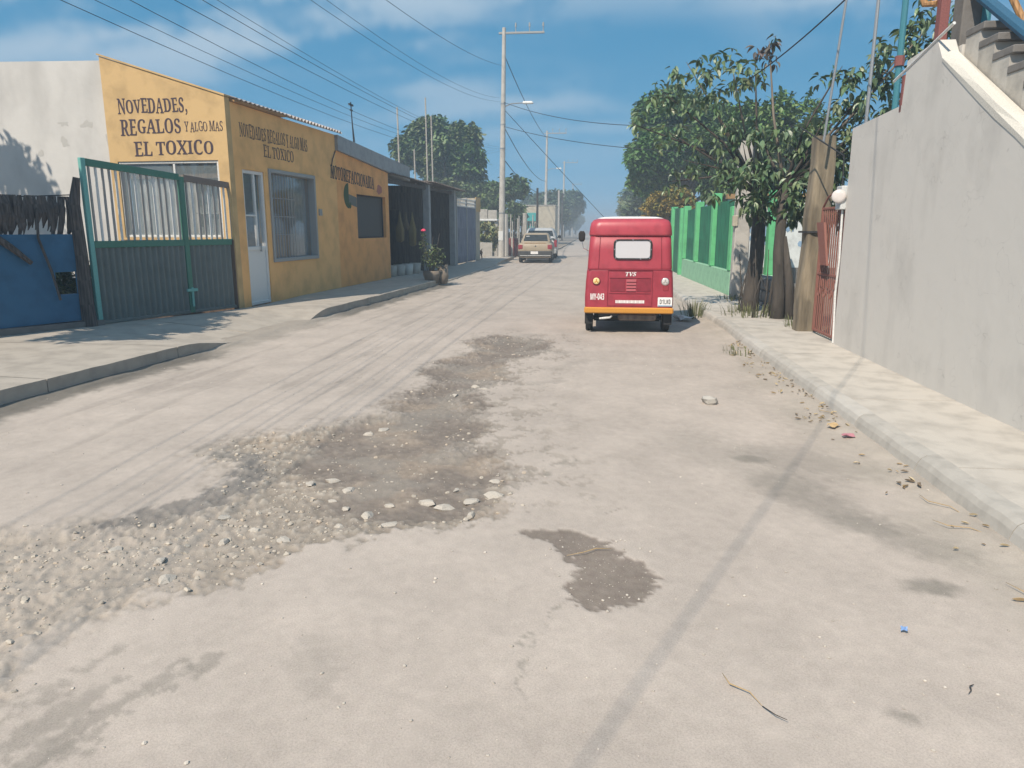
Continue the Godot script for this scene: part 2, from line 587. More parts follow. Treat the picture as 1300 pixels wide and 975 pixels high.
var f_patch: PackedFloat32Array
var f_mud: PackedFloat32Array
var f_wet: PackedFloat32Array
var f_rim: PackedFloat32Array

func v2(a: Array) -> PackedVector2Array:
	var out := PackedVector2Array()
	for i in range(0, a.size(), 2): out.append(Vector2(a[i], a[i + 1]))
	return out

const CRACKS := [[-0.45, -4.1, -0.2, -4.6], [-0.2, -4.6, -0.25, -5.3], [-0.25, -5.3, -0.45, -5.9], [-0.45, -5.9, -0.2, -6.6], [-0.2, -4.6, 0.05, -4.9], [-0.05, -2.9, -0.12, -2.5], [-0.12, -2.5, -0.2, -2.1], [-1.75, -7.3, -2.4, -7.6], [-2.4, -7.6, -2.9, -7.0], [-0.35, -3.65, 0.3, -4.0]]
const SMEARS := [[0.84, -5.46, 1.25, -4.6, 0.30, 0.55], [1.25, -4.6, 1.5, -3.95, 0.20, 0.85], [1.5, -3.95, 1.78, -3.6, 0.15, 0.95], [1.3, -5.2, 1.75, -4.9, 0.26, 0.75], [-1.05, -2.5, -0.9, -2.2, 0.05, 0.3],
	[-1.8, -1.7, -1.62, -2.2, 0.035, 0.8], [-1.66, -1.7, -1.45, -2.3, 0.03, 0.9], [-1.60, -1.7, -1.36, -2.36, 0.018, 0.8], [-1.9, -2.0, -1.75, -2.4, 0.03, 0.7], [-2.75, -4.9, -2.55, -4.75, 0.1, 0.8], [-0.55, -9.6, -0.3, -9.4, 0.12, 0.8], [-0.5, -7.4, -0.25, -7.6, 0.1, 0.7], [-0.3, -8.3, 0.0, -8.9, 0.12, 0.5], [1.5, -7.4, 1.7, -6.3, 0.2, 0.35], [-1.2, -10.3, -0.8, -11.0, 0.2, 0.6]]

func mud_at(x: float, z: float, wob: float) -> float:
	return maxf(smoothstep(0.10, -0.12, look(f_mud, x, z) + wob), smoothstep(5.2, 6.4, -z))

func road_at(x: float, z: float) -> Array:   # [height, colour]
	var d := -z
	var low := n_low.get_noise_2d(x, z)
	var mid := n_mid.get_noise_2d(x, z)
	var fine := n_fine.get_noise_2d(x, z) if d < 26 else 0.0
	var rough := n_rough.get_noise_2d(x, z) if d < 12 else 0.0
	var y := low * 0.012 + mid * 0.004
	var dust := Color(0.458, 0.398, 0.346)
	var c := dust
	var t := mid * 0.13 + low * 0.08 + fine * 0.06 + rough * 0.05
	# wheel tracks drawn out along the street
	var along := n_mid.get_noise_2d(x * 2.2 + 30.0 + z * 0.1, z * 0.16)
	var track := smoothstep(0.12, 0.5, along) * (smoothstep(-1.4, -2.6, x) * 0.7 + 0.22) * smoothstep(3.0, 6.0, d)
	t -= track * 0.16
	y -= track * 0.006
	if d < 12.4 and d > -1:
		var near := look(f_patch, x, z)
		var sd := near + mid * 0.20 + fine * 0.12 + rough * 0.07
		var soft := 0.055 + 0.16 * smoothstep(-1.3, -2.6, x)
		var ins := smoothstep(soft, -soft, sd)
		var crust := n_mid.get_noise_2d(x * 2.1 + 50.0, z * 1.5) * 0.75 + fine * 0.55 + rough * 0.30
		var band := smoothstep(1.1, 0.1, sd) * smoothstep(-2.2, -1.4, x) * smoothstep(3.7, 4.3, d)
		var worn := smoothstep(0.16, 0.30, crust) * band * (1.0 - ins)
		c = c.lerp(Color(0.285, 0.247, 0.205), worn * 0.75)
		y -= worn * 0.004
		if sd < 0.0: ins *= 1.0 - smoothstep(0.26, 0.34, -crust) * smoothstep(-0.45, -0.08, sd) * 0.55
		if ins > 0.0 or near < 0.5:
			var cell := n_cell.get_noise_2d(x + fine * 0.05, z) + 1.0   # 0 at the edge of a stone
			var mud := mud_at(x, z, mid * 0.22 + fine * 0.09)
			var stone := smoothstep(0.12, 0.4, cell) * (1.0 - mud * 0.86) * smoothstep(-0.25, 0.35, rough + fine * 0.5)
			var inner := Color(0.300, 0.254, 0.207).lerp(Color(0.222, 0.186, 0.156), mud)
			inner = inner.lerp(Color(0.355, 0.285, 0.22), smoothstep(0.0, 0.35, n_low.get_noise_2d(x * 4.0 + 5.0, z * 4.0)) * 0.6)
			inner = inner.lerp(Color(0.43, 0.385, 0.325), stone * clampf(0.6 + fine * 0.9, 0, 1))
			var shade := 1.0 + rough * 0.16 + fine * 0.10
			inner = Color(inner.r * shade, inner.g * shade, inner.b * shade)
			var gray := smoothstep(0.0, 0.28, mid + 0.05) * mud
			inner = inner.lerp(Color(0.252, 0.225, 0.194), gray * 0.7)
			var dusty := smoothstep(-1.1, -2.4, x + z * 0.0) * smoothstep(4.4, 3.2, d)
			inner = inner.lerp(Color(0.405, 0.352, 0.298), dusty * 0.85)
			c = c.lerp(inner, ins)
			y -= ins * (0.020 + mud * 0.012) * smoothstep(0.05, -0.35, sd) + ins * 0.004
			y += ins * (stone * 0.008 + fine * 0.005 + rough * 0.006 * (1.0 - mud * 0.6))
			if absf(sd) < 0.02: c = c.lerp(Color(0.25, 0.225, 0.19), 0.30 * (1.0 - smoothstep(-1.3, -2.4, x)))
		var rim := smoothstep(0.06, -0.02, look(f_rim, x, z) - 0.02 + fine * 0.10 + rough * 0.06 + mid * 0.05)
		c = c.lerp(Color(0.215, 0.195, 0.175), rim * 0.85)
		var wet := smoothstep(0.012, -0.012, look(f_wet, x, z) + fine * 0.055 + rough * 0.035 + mid * 0.03)
		c = c.lerp(Color(0.215 + rough * 0.03, 0.178 + rough * 0.03, 0.148 + rough * 0.025), wet * 0.93)
		for s in [[1.575, -3.20, 0.11, 0.075], [1.16, -5.05, 0.11, 0.075], [1.075, -2.25, 0.035, 0.020]]:
			if absf(x - s[0]) > 0.3 or absf(z - s[1]) > 0.3: continue
			var q: float = (Vector2((x - s[0]) / s[2], (z - s[1]) / s[3]).length() - 1.0) * s[3] + fine * 0.02 + rough * 0.012
			c = c.lerp(Color(0.215, 0.195, 0.165), smoothstep(0.035, -0.03, q) * 0.8)
		y -= wet * 0.006
		if d > 1.2:
			var p := Vector2(x + fine * 0.04, z + fine * 0.05)
			for s in SMEARS:
				var lo_x := minf(s[0], s[2]) - 0.7
				if x < lo_x or x > maxf(s[0], s[2]) + 0.7: continue
				var q := seg_dist(p, Vector2(s[0], s[1]), Vector2(s[2], s[3])) + mid * 0.07 + fine * 0.045 + rough * 0.035
				var amount := smoothstep(s[4] * 1.5, s[4] * 0.3, q)
				if amount > 0: c = c.lerp(Color(0.225, 0.205, 0.175), clampf(amount * s[5] * 0.52, 0, 0.9))
			for s in CRACKS:
				if absf(x - s[0]) > 1.2: continue
				var q := seg_dist(Vector2(x + mid * 0.14 + fine * 0.10, z + mid * 0.14 - fine * 0.06), Vector2(s[0], s[1]), Vector2(s[2], s[3]))
				var amount := smoothstep(0.016, 0.003, q) * smoothstep(-0.1, 0.3, fine + mid * 0.6)
				if amount > 0:
					c = c.lerp(Color(0.26, 0.235, 0.20), amount * 0.7)
					y -= amount * 0.002
	elif d < 26:
		var m := smoothstep(0.25, 0.5, n_mid.get_noise_2d(x * 0.6 + 9, z * 0.4))
		c = c.lerp(Color(0.34, 0.30, 0.26), m * 0.35)
	# swept-up dirt along the kerbs; then a darker band beside the left one
	var e := minf(x - line_at(KERB_L, z), line_at(KERB_R, z) - x)
	var dirt := smoothstep(0.55, 0.05, e + mid * 0.25)
	c = c.lerp(Color(0.40, 0.36, 0.30), dirt * 0.5)
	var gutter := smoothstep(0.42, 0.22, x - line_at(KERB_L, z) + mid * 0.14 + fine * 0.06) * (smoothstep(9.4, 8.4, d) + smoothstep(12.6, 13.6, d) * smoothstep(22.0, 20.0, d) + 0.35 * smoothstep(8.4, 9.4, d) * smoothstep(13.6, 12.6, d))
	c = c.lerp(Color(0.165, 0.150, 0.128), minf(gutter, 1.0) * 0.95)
	y += dirt * 0.012 + smoothstep(0.16, 0.0, e + mid * 0.12) * 0.025
	var k := 1.0 + t
	return [y, Color(c.r * k, c.g * k, c.b * k)]

func ground_and_road() -> void:
	f_patch = field(v2([-0.55, -10.7, -1.35, -10.9, -1.7, -10.2, -1.5, -9.3, -1.98, -8.04, -1.55, -7.4, -1.73, -6.84, -1.85, -6.1, -2.27, -5.49, -2.6, -5.25, -2.75, -4.75, -2.2, -4.3, -2.29, -3.84, -2.52, -3.53, -3.1, -3.45, -3.9, -3.3, -5.4, -2.2, -5.0, -0.6, -2.6, -0.9, -1.95, -1.75, -2.05, -2.35, -1.68, -2.89, -1.38, -3.24, -0.95, -3.55, -0.55, -3.68, -0.40, -4.03, -0.46, -4.76, -0.80, -5.3, -0.72, -5.9, -1.05, -6.9, -0.75, -7.7, -0.90, -8.65, -0.45, -9.4]))
	f_mud = field(v2([-0.6, -10.6, -1.5, -10.6, -1.85, -8.3, -1.6, -7.0, -1.95, -5.9, -2.0, -5.2, -1.95, -4.6, -1.6, -4.25, -1.35, -3.85, -0.95, -3.75, -0.5, -3.9, -0.5, -4.8, -0.85, -5.4, -0.75, -6.0, -1.0, -7.0, -0.8, -8.0]))
	f_wet = field(v2([-0.34, -3.66, -0.02, -3.68, 0.12, -3.6, 0.2, -3.42, 0.33, -3.32, 0.36, -3.1, 0.24, -2.9, 0.06, -2.85, -0.07, -2.97, -0.03, -3.25, -0.12, -3.5]))
	f_rim = field(v2([-2.62, -4.78, -2.40, -4.72, -2.28, -4.45, -2.22, -4.2, -2.3, -3.92, -2.5, -3.62, -2.62, -3.50, -2.42, -3.48, -2.2, -3.75, -2.05, -4.1, -2.08, -4.4, -2.2, -4.65, -2.35, -4.85]))
	var zs := PackedFloat32Array()
	var z := 9.0
	while z > 0.5:
		zs.append(z)
		z -= 0.25
	while z > -1.45:
		zs.append(z)
		z -= 0.05
	while z > -230.0:
		zs.append(z)
		z -= maxf(0.008, -z * 0.0062)
	var cols := 560
	var rows := zs.size()
	var pos := PackedVector3Array()
	var col := PackedColorArray()
	var uv := PackedVector2Array()
	var nor := PackedVector3Array()
	pos.resize(rows * cols); col.resize(rows * cols); uv.resize(rows * cols); nor.resize(rows * cols)
	for r in rows:
		var zz := zs[r]
		var xl := line_at(KERB_L, zz) - 0.35
		var xr := line_at(KERB_R, zz) + 0.12
		for i in cols:
			var x := lerpf(xl, xr, float(i) / (cols - 1))
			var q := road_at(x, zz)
			var at := r * cols + i
			pos[at] = Vector3(x, q[0], zz)
			col[at] = q[1]
			uv[at] = Vector2(x, zz)
	for r in rows:
		for i in cols:
			var a := pos[r * cols + maxi(i - 1, 0)]
			var b := pos[r * cols + mini(i + 1, cols - 1)]
			var c := pos[maxi(r - 1, 0) * cols + i]
			var d := pos[mini(r + 1, rows - 1) * cols + i]
			nor[r * cols + i] = (c - d).cross(b - a).normalized()
	var ix := PackedInt32Array()
	ix.resize((rows - 1) * (cols - 1) * 6)
	var w := 0
	for r in rows - 1:
		for i in cols - 1:
			var a := r * cols + i
			ix[w] = a; ix[w + 1] = a + cols; ix[w + 2] = a + 1
			ix[w + 3] = a + 1; ix[w + 4] = a + cols; ix[w + 5] = a + cols + 1
			w += 6
	var arr := []
	arr.resize(Mesh.ARRAY_MAX)
	arr[Mesh.ARRAY_VERTEX] = pos
	arr[Mesh.ARRAY_NORMAL] = nor
	arr[Mesh.ARRAY_COLOR] = col
	arr[Mesh.ARRAY_TEX_UV] = uv
	arr[Mesh.ARRAY_INDEX] = ix
	var am := ArrayMesh.new()
	am.add_surface_from_arrays(Mesh.PRIMITIVE_TRIANGLES, arr)
	var m := StandardMaterial3D.new()
	m.resource_name = "road"
	m.vertex_color_use_as_albedo = true
	m.roughness = 0.96
	m.albedo_texture = T.speck
	m.normal_enabled = true
	m.normal_texture = T.speck_bump
	m.normal_scale = 0.14
	m.uv1_triplanar = true
	m.uv1_world_triplanar = true
	m.uv1_scale = Vector3.ONE / 1.15
	M.road = m
	tag(struct("road", am, m), "pale dusty worn road with a broken-up patch, cracks and dark stains", "road")
	var st := new_st()
	quad(st, Vector3(-1500, -0.14, 300), Vector3(1500, -0.14, 300), Vector3(1500, -0.14, -2500), Vector3(-1500, -0.14, -2500))
	tag(struct("ground", st, M.soil), "bare brown earth stretching away behind the houses", "ground")

func walk_slab(st: SurfaceTool, za: float, zb: float, inner: Callable, outer: Callable, top: Callable, n: int) -> void:   # a piece of pavement from -za to -zb; top gives the height at (d, share from inner to outer)
	for k in n:
		var a := lerpf(za, zb, float(k) / n)
		var b := lerpf(za, zb, float(k + 1) / n)
		var m := 6
		for i in m:
			var p := []
			for q in [[a, i], [a, i + 1], [b, i + 1], [b, i]]:
				var s := float(q[1]) / m
				var x: float = lerpf(inner.call(q[0]), outer.call(q[0]), s)
				p.append(Vector3(x, top.call(q[0], s), -q[0]))
			var dir: float = outer.call(a) - inner.call(a)
			if dir > 0: quad(st, p[0], p[1], p[2], p[3])
			else: quad(st, p[3], p[2], p[1], p[0])
		for side in [inner, outer]:
			var s := 0.0 if side == inner else 1.0
			var p0 := Vector3(side.call(a), top.call(a, s), -a)
			var p1 := Vector3(side.call(b), top.call(b, s), -b)
			quad(st, Vector3(p0.x, -0.1, p0.z), Vector3(p1.x, -0.1, p1.z), p1, p0)
	for e in [za, zb]:
		var i0: float = inner.call(e)
		var o0: float = outer.call(e)
		quad(st, Vector3(i0, -0.1, -e), Vector3(o0, -0.1, -e), Vector3(o0, top.call(e, 1.0), -e), Vector3(i0, top.call(e, 0.0), -e))

func pavements() -> void:
	var left := thing("pavement", "worn concrete pavement in front of the shops, dipping to the road at the gate", "pavement")
	left.set_meta("kind", "structure")
	var lin := func(d: float) -> float: return -7.95 if d < 8.0 else (lerpf(-7.95, -6.0, smoothstep(8.0, 13.2, d)) if d < 21 else (-5.0 if d > 29 else -5.9))
	var lout := func(d: float) -> float: return line_at(KERB_L, -d) + 0.03 * n_mid.get_noise_2d(d * 1.5, 3.0)
	var ltop := func(d: float, s: float) -> float:
		var ramp := smoothstep(8.5, 9.9, d) * smoothstep(12.9, 12.0, d)
		var farr := smoothstep(20.6, 21.8, d) * smoothstep(33.0, 31.5, d)
		return 0.185 - 0.165 * ramp * smoothstep(0.15, 1.0, s) - 0.10 * farr * smoothstep(0.3, 1.0, s) + 0.006 * n_mid.get_noise_2d(d, s * 2.0) - 0.02 * smoothstep(0.88, 1.0, s) * (1.0 - ramp)
	var cuts := [-8.0, -4.0, -1.0, 1.5, 4.0, 6.4, 8.4, 10.6, 12.9, 15.1, 17.4, 19.4, 21.2, 24.0, 28.0, 33.0, 38.0]
	for k in cuts.size() - 1:
		var st := new_st()
		walk_slab(st, cuts[k] + 0.006, cuts[k + 1] - 0.006, lin, lout, ltop, 10)
		obj("slab", st, M.dusty_walk, left)
	var right := thing("pavement", "pale concrete pavement with a kerb beside the plastered wall and trees", "pavement")
	right.set_meta("kind", "structure")
	var rin := func(d: float) -> float: return 3.36 if d < 20 else 3.2
	var rout := func(d: float) -> float: return line_at(KERB_R, -d) + 0.165
	var rtop := func(d: float, s: float) -> float: return 0.125 + 0.004 * n_mid.get_noise_2d(d * 0.8, s * 2.0)
	cuts = [-6.0, -3.0, 0.0, 2.3, 4.6, 6.5, 8.9, 11.2, 13.4, 15.6, 18.0, 21.0, 24.0, 28.0, 34.0, 42.0]
	for k in cuts.size() - 1:
		var st := new_st()
		walk_slab(st, cuts[k] + 0.005, cuts[k + 1] - 0.005, rin, rout, rtop, 8)
		obj("slab", st, M.walk, right)
	# the kerb, poured in lengths with a rounded, chipped edge
	var a := -6.0
	var step := 0
	while a < 40:
		var b := a + (1.1 if a > -1 else 2.5)
		var rings := []
		var n := 7
		for k in n + 1:
			var d := lerpf(a + 0.004, b - 0.004, float(k) / n)
			var x := line_at(KERB_R, -d)
			var w := 0.010 * n_mid.get_noise_2d(d * 2.3, 7.0)
			var h := 0.012 * n_mid.get_noise_2d(d * 1.9, 17.0)
			var top_ := 0.138 + h
			rings.append(PackedVector3Array([Vector3(x + 0.16, -0.08, -d), Vector3(x + 0.16, top_, -d), Vector3(x + 0.075 + w, top_ - 0.002, -d), Vector3(x + 0.04 + w, top_ - 0.022, -d), Vector3(x + 0.02 + w, top_ - 0.055, -d), Vector3(x - 0.005 + w, 0.0, -d), Vector3(x, -0.08, -d)]))
		var st := new_st()
		loft(st, rings)
		obj("kerb_stone", st, M.concrete if step % 3 != 1 else M.pale_concrete, right)
		a = b
		step += 1

# ------------------------------------------------------------------ the shops' side of the street
const SHOP := Vector3(-6.18, 0, -12.63)
const SHOP_TURN := 1.5009      # local x runs along the street away from the camera, local z faces the street
const GATE := Vector3(-7.15, 0, -10.1)
const GATE_TURN := 1.2267

func put(o: Node3D, at: Vector3, turn := 0.0) -> Node3D:
	o.position = at
	o.rotation.y = turn
	return o

func window_bars(parent: Node, m: Material, x0: float, x1: float, y0: float, y1: float, z: float, n: int, r := 0.011) -> void:
	var bar: ArrayMesh = null
	for i in n:
		if bar == null:
			var st := new_st()
			cyl(st, Vector3.ZERO, Vector3(0, y1 - y0, 0), r, r, 6)
			st.generate_normals()
			bar = st.commit()
		put(obj("bar", bar, m, parent), Vector3(lerpf(x0, x1, (i + 0.5) / n), y0, z))

func rect_frame(st: SurfaceTool, x0: float, x1: float, y0: float, y1: float, z0: float, z1: float, w: float) -> void:
	cbox(st, Vector3(x0, y0, z0), Vector3(x0 + w, y1, z1), 0.006)
	cbox(st, Vector3(x1 - w, y0, z0), Vector3(x1, y1, z1), 0.006)
	cbox(st, Vector3(x0 + w, y1 - w, z0 + 0.003), Vector3(x1 - w, y1, z1 - 0.003), 0.006)
	cbox(st, Vector3(x0 + w, y0, z0 + 0.003), Vector3(x1 - w, y0 + w, z1 - 0.003), 0.006)

func blob(c: Vector2, r: float, n: int, wob: float, sy := 1.0) -> PackedVector2Array:
	var out := PackedVector2Array()
	for i in n:
		var a := TAU * i / n
		var k := r * (1 + wob * rng.randf_range(-1, 1))
		out.append(c + Vector2(cos(a) * k, sin(a) * k * sy))
	return out

func left_side() -> void:
	mat("stain", Color(0.47, 0.46, 0.435), 0.95, "grain", 0.3)
	mat("emblem_green", Color(0.05, 0.085, 0.03), 0.85, "grain", 0.3)
	mat("emblem_gray", Color(0.15, 0.15, 0.13), 0.85, "grain", 0.3)
	mat("curtain", Color(0.50, 0.49, 0.46), 0.9, "streak", 0.5)
	mat("curtain_gray", Color(0.21, 0.21, 0.20), 0.9, "streak", 0.4)
	mat("brown_board", Color(0.20, 0.13, 0.09), 0.85, "wood", 0.6)
	# --- the gift shop
	var shop := thing("gift_shop", "mustard yellow shop with painted lettering, a white door and a barred window", "shop", SHOP, SHOP_TURN)
	var st := new_st()
	wall_run(st, 0.16, 4.65, -0.1, 3.72, 3.70, -0.16, 0.0, [[0.42, 1.20, -0.1, 2.62], [1.36, 3.42, 0.93, 2.70]])
	wall_run(st, 4.5, 4.65, -0.1, 3.7, 3.7, -5.0, -0.16)
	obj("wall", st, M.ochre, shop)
	st = new_st()
	wall_run(st, -0.07, 2.22, -0.1, 4.50, 3.78, -0.16, 0.0, [[0.08, 2.02, 1.42, 2.74]])
	put(obj("gable_wall", st, M.yellow, shop), Vector3(0, 0, -2.22), -PI / 2)
	st = new_st()   # mortar capping along the sloping top
	hexa(st, [Vector3(-0.10, 4.513, 0.02), Vector3(2.235, 3.782, 0.02), Vector3(2.235, 3.782, -0.18), Vector3(-0.10, 4.513, -0.18), Vector3(-0.10, 4.541, 0.02), Vector3(2.235, 3.812, 0.02), Vector3(2.235, 3.812, -0.18), Vector3(-0.10, 4.541, -0.18)])
	put(obj("coping", st, M.yellow, shop), Vector3(0, 0, -2.22), -PI / 2)
	var words := [["NOVEDADES,", 0.19, 3.54, 1.34, 0.24], ["REGALOS", 0.20, 3.19, 1.18, 0.25], ["Y ALGO MAS", 1.44, 3.22, 0.72, 0.155], ["EL TOXICO", 0.43, 2.84, 1.54, 0.235]]
	for w in words:
		put(obj("lettering", lettering(w[0], serif(w[0] != "Y ALGO MAS"), w[3], w[4], 0.007, 1.0), M.letter, shop), Vector3(-0.002, w[2], -2.22 + w[1]), -PI / 2)
	var win := Node3D.new()
	win.name = "window"
	shop.add_child(win)
	put(win, Vector3(0, 0, -2.22), -PI / 2)
	st = new_st()
	rect_frame(st, 0.08, 2.02, 1.42, 2.74, -0.10, -0.02, 0.045)
	cbox(st, Vector3(1.13, 1.47, -0.09), Vector3(1.17, 2.69, -0.03), 0.005)
	obj("window_frame", st, M.alu, win)
	st = new_st()
	box(st, Vector3(0.125, 1.465, -0.066), Vector3(1.975, 2.695, -0.060))
	obj("pane", st, M.glass, win)
	st = new_st()
	var prev := Vector3.ZERO
	for i in 90:
		var x := 0.12 + 1.30 * i / 89.0
		var p := Vector3(x, 1.42, -0.22 + 0.03 * sin(x * 31) + 0.012 * sin(x * 77))
		if i > 0: quad(st, prev, p, p + Vector3(0, 1.1, 0), prev + Vector3(0, 1.1, 0))
		prev = p
	obj("curtain", st, M.curtain, win)
	st = new_st()
	box(st, Vector3(0.12, 2.45, -0.20), Vector3(1.98, 2.73, -0.17))
	obj("pelmet", st, M.brown_board, win)
	st = new_st()
	for k in 9:   # goods on two shelves behind the glass
		var x := 1.47 + 0.055 * k
		var h := rng.randf_range(0.10, 0.28)
		for y in [1.50, 1.86]:
			cyl(st, Vector3(x, y, -0.25), Vector3(x, y + h, -0.25), 0.025, 0.016, 8)
	for y in [1.47, 1.835]: box(st, Vector3(1.42, y, -0.34), Vector3(1.97, y + 0.022, -0.16))
	obj("shelf_display", st, M.curtain_gray, win)
	st = new_st()
	box(st, Vector3(0.0, -0.1, 0.004), Vector3(2.2, 1.38, 0.03))
	put(obj("dado_board", st, M.brown_board, shop), Vector3(0, 0, -2.22), -PI / 2)
	# the street front
	put(obj("lettering", lettering("NOVEDADES REGALOS Y ALGO MAS", serif(true), 2.75, 0.24, 0.006, 0.7), M.faded_letter, shop), Vector3(0.42, 3.18, 0.0))
	put(obj("lettering", lettering("EL TOXICO", serif(true), 1.26, 0.22, 0.006, 0.7), M.faded_letter, shop), Vector3(1.24, 2.90, 0.0))
	var door := Node3D.new()
	door.name = "door"
	shop.add_child(door)
	st = new_st()
	rect_frame(st, 0.42, 1.20, 0.17, 2.62, -0.10, -0.02, 0.06)
	cbox(st, Vector3(0.48, 1.18, -0.09), Vector3(1.14, 1.25, -0.03), 0.006)
	cbox(st, Vector3(0.86, 1.25, -0.085), Vector3(0.91, 2.56, -0.035), 0.006)
	cbox(st, Vector3(0.48, 1.80, -0.08), Vector3(0.86, 1.83, -0.04), 0.006)
	obj("door_frame", st, M.white_paint, door)
	st = new_st()
	box(st, Vector3(0.48, 0.23, -0.075), Vector3(1.14, 1.18, -0.05))
	obj("lower_panel", st, M.white_paint, door)
	st = new_st()
	box(st, Vector3(0.48, 1.25, -0.065), Vector3(1.14, 2.56, -0.058))
	obj("pane", st, M.glass, door)
	st = new_st()
	cyl(st, Vector3(0.94, 1.15, -0.01), Vector3(0.94, 1.30, -0.01), 0.012, 0.012, 8)
	cyl(st, Vector3(0.94, 1.17, -0.04), Vector3(0.94, 1.17, 0.0), 0.01, 0.01, 6)
	cyl(st, Vector3(0.94, 1.28, -0.04), Vector3(0.94, 1.28, 0.0), 0.01, 0.01, 6)
	obj("handle", st, M.steel, door)
	win = Node3D.new()
	win.name = "window_001"
	shop.add_child(win)
	st = new_st()
	rect_frame(st, 1.36, 3.42, 0.93, 2.70, -0.13, 0.03, 0.07)
	obj("window_frame", st, M.gray_frame, win)
	st = new_st()
	box(st, Vector3(1.43, 1.0, -0.125), Vector3(3.35, 2.63, -0.118))
	obj("pane", st, M.glass, win)
	window_bars(win, M.gate_bar, 1.44, 2.5, 1.0, 2.63, -0.03, 9, 0.009)
	st = new_st()
	for y in [1.45, 1.80, 2.15]: box(st, Vector3(1.43, y, -0.042), Vector3(2.5, y + 0.018, -0.034))
	obj("cross_bar", st, M.gate_bar, win)
	st = new_st()
	prev = Vector3.ZERO
	for i in 60:
		var x := 2.48 + 0.87 * i / 59.0
		var p := Vector3(x, 1.0, -0.19 + 0.02 * sin(x * 43))
		if i > 0: quad(st, prev, p, p + Vector3(0, 1.63, 0), prev + Vector3(0, 1.63, 0))
		prev = p
	obj("curtain", st, M.curtain_gray, win)
	st = new_st()
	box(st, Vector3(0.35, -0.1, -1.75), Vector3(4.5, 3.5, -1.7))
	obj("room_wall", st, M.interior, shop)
	st = new_st()
	box(st, Vector3(3.56, 1.86, 0.0), Vector3(3.70, 2.0, 0.03))
	obj("meter_box", st, M.gray_frame, shop)
	var roof := Node3D.new()
	roof.name = "roof"
	shop.add_child(roof)
	st = new_st()
	sheet_metal(st, Vector3(2.6, 0, 0), Vector3(0, -0.70, 2.33), Vector3(2.16, 4.455, -2.18), 17, 0.028)
	obj("roof_sheet", st, M.roof_sheet, roof)
	st = new_st()
	sheet_metal(st, Vector3(2.0, 0, 0), Vector3(0, -0.68, 2.30), Vector3(0.17, 4.455, -2.18), 13, 0.012)
	obj("roof_sheet", st, M.roof_sheet, roof)
	st = new_st()
	box(st, Vector3(0.2, 3.725, -0.06), Vector3(2.1, 3.765, 0.075))
	obj("eave_board", st, M.dull_orange, roof)
	# --- the motor parts shop
	var parts := thing("motor_parts_shop", "orange shop with a dark shutterless window and concrete parapet, painted parts sign", "shop", SHOP, SHOP_TURN)
	st = new_st()
	wall_run(st, 4.652, 8.30, -0.1, 3.36, 3.10, -0.16, 0.001, [[5.87, 8.02, 1.33, 2.43]])
	wall_run(st, 8.15, 8.30, -0.1, 3.1, 3.1, -5.0, -0.16)
	obj("wall", st, M.orange, parts)
	st = new_st()
	hexa(st, [Vector3(4.66, 3.362, 0.07), Vector3(10.15, 2.99, 0.07), Vector3(10.15, 2.99, -0.2), Vector3(4.66, 3.362, -0.2), Vector3(4.66, 3.70, 0.07), Vector3(10.15, 3.40, 0.07), Vector3(10.15, 3.40, -0.2), Vector3(4.66, 3.70, -0.2)])
	hexa(st, [Vector3(4.66, 3.30, -0.2), Vector3(10.15, 2.99, -0.2), Vector3(10.15, 2.99, -5.0), Vector3(4.66, 3.30, -5.0), Vector3(4.66, 3.42, -0.2), Vector3(10.15, 3.10, -0.2), Vector3(10.15, 3.10, -5.0), Vector3(4.66, 3.42, -5.0)])
	obj("parapet", st, M.gray_parapet, parts)
	put(obj("lettering", lettering("MOTOREFACCIONARIA", serif(true), 2.85, 0.30, 0.006, 0.6), M.dark_letter, parts), Vector3(4.30, 2.72, 0.004)).rotation.z = -0.045
	st = new_st()
	prism(st, blob(Vector2(7.55, 2.62), 0.20, 14, 0.25, 0.6), 0.001, 0.004)
	obj("faded_paint_mark", st, M.pink_letter, parts)
	st = new_st()
	var half := PackedVector2Array()
	for i in 13: half.append(Vector2(5.34, 2.36) + Vector2(-sin(PI * i / 12.0) * 0.30, cos(PI * i / 12.0) * 0.30))
	prism(st, half, 0.001, 0.008)
	prism(st, blob(Vector2(5.42, 2.13), 0.075, 12, 0.15), 0.001, 0.007)
	obj("emblem", st, M.emblem_green, parts)
	st = new_st()
	prism(st, v2([5.34, 2.40, 5.85, 2.34, 5.85, 2.10, 5.34, 2.17]), 0.001, 0.006)
	obj("emblem", st, M.emblem_gray, parts)
	st = new_st()
	rect_frame(st, 5.87, 8.02, 1.33, 2.43, -0.14, -0.08, 0.04)
	obj("window_frame", st, M.dark_wood, parts)
	st = new_st()
	box(st, Vector3(5.91, 1.37, -0.13), Vector3(7.98, 2.39, -0.11))
	obj("dark_interior_sheet", st, M.car_black, parts)  # dark sheet added in place of the unlit room behind the opening
	# a conduit bent out of the parapet
	st = new_st()
	tube(st, [Vector3(4.62, 3.34, 0.02), Vector3(4.40, 3.12, 0.03), Vector3(4.36, 2.98, 0.02)], [0.012])
	obj("conduit", st, M.wire, parts)
	# --- white house behind the yard
	var wh := thing("white_house", "tall blank whitewashed house wall with grey weather stains behind the yard", "house", SHOP, SHOP_TURN)
	st = new_st()
	wall_run(st, -7.0, -0.082, -0.1, 4.62, 4.45, -0.45, -0.12)
	put(obj("wall", st, M.white_wall, wh), Vector3(0, 0, -2.22), -PI / 2)
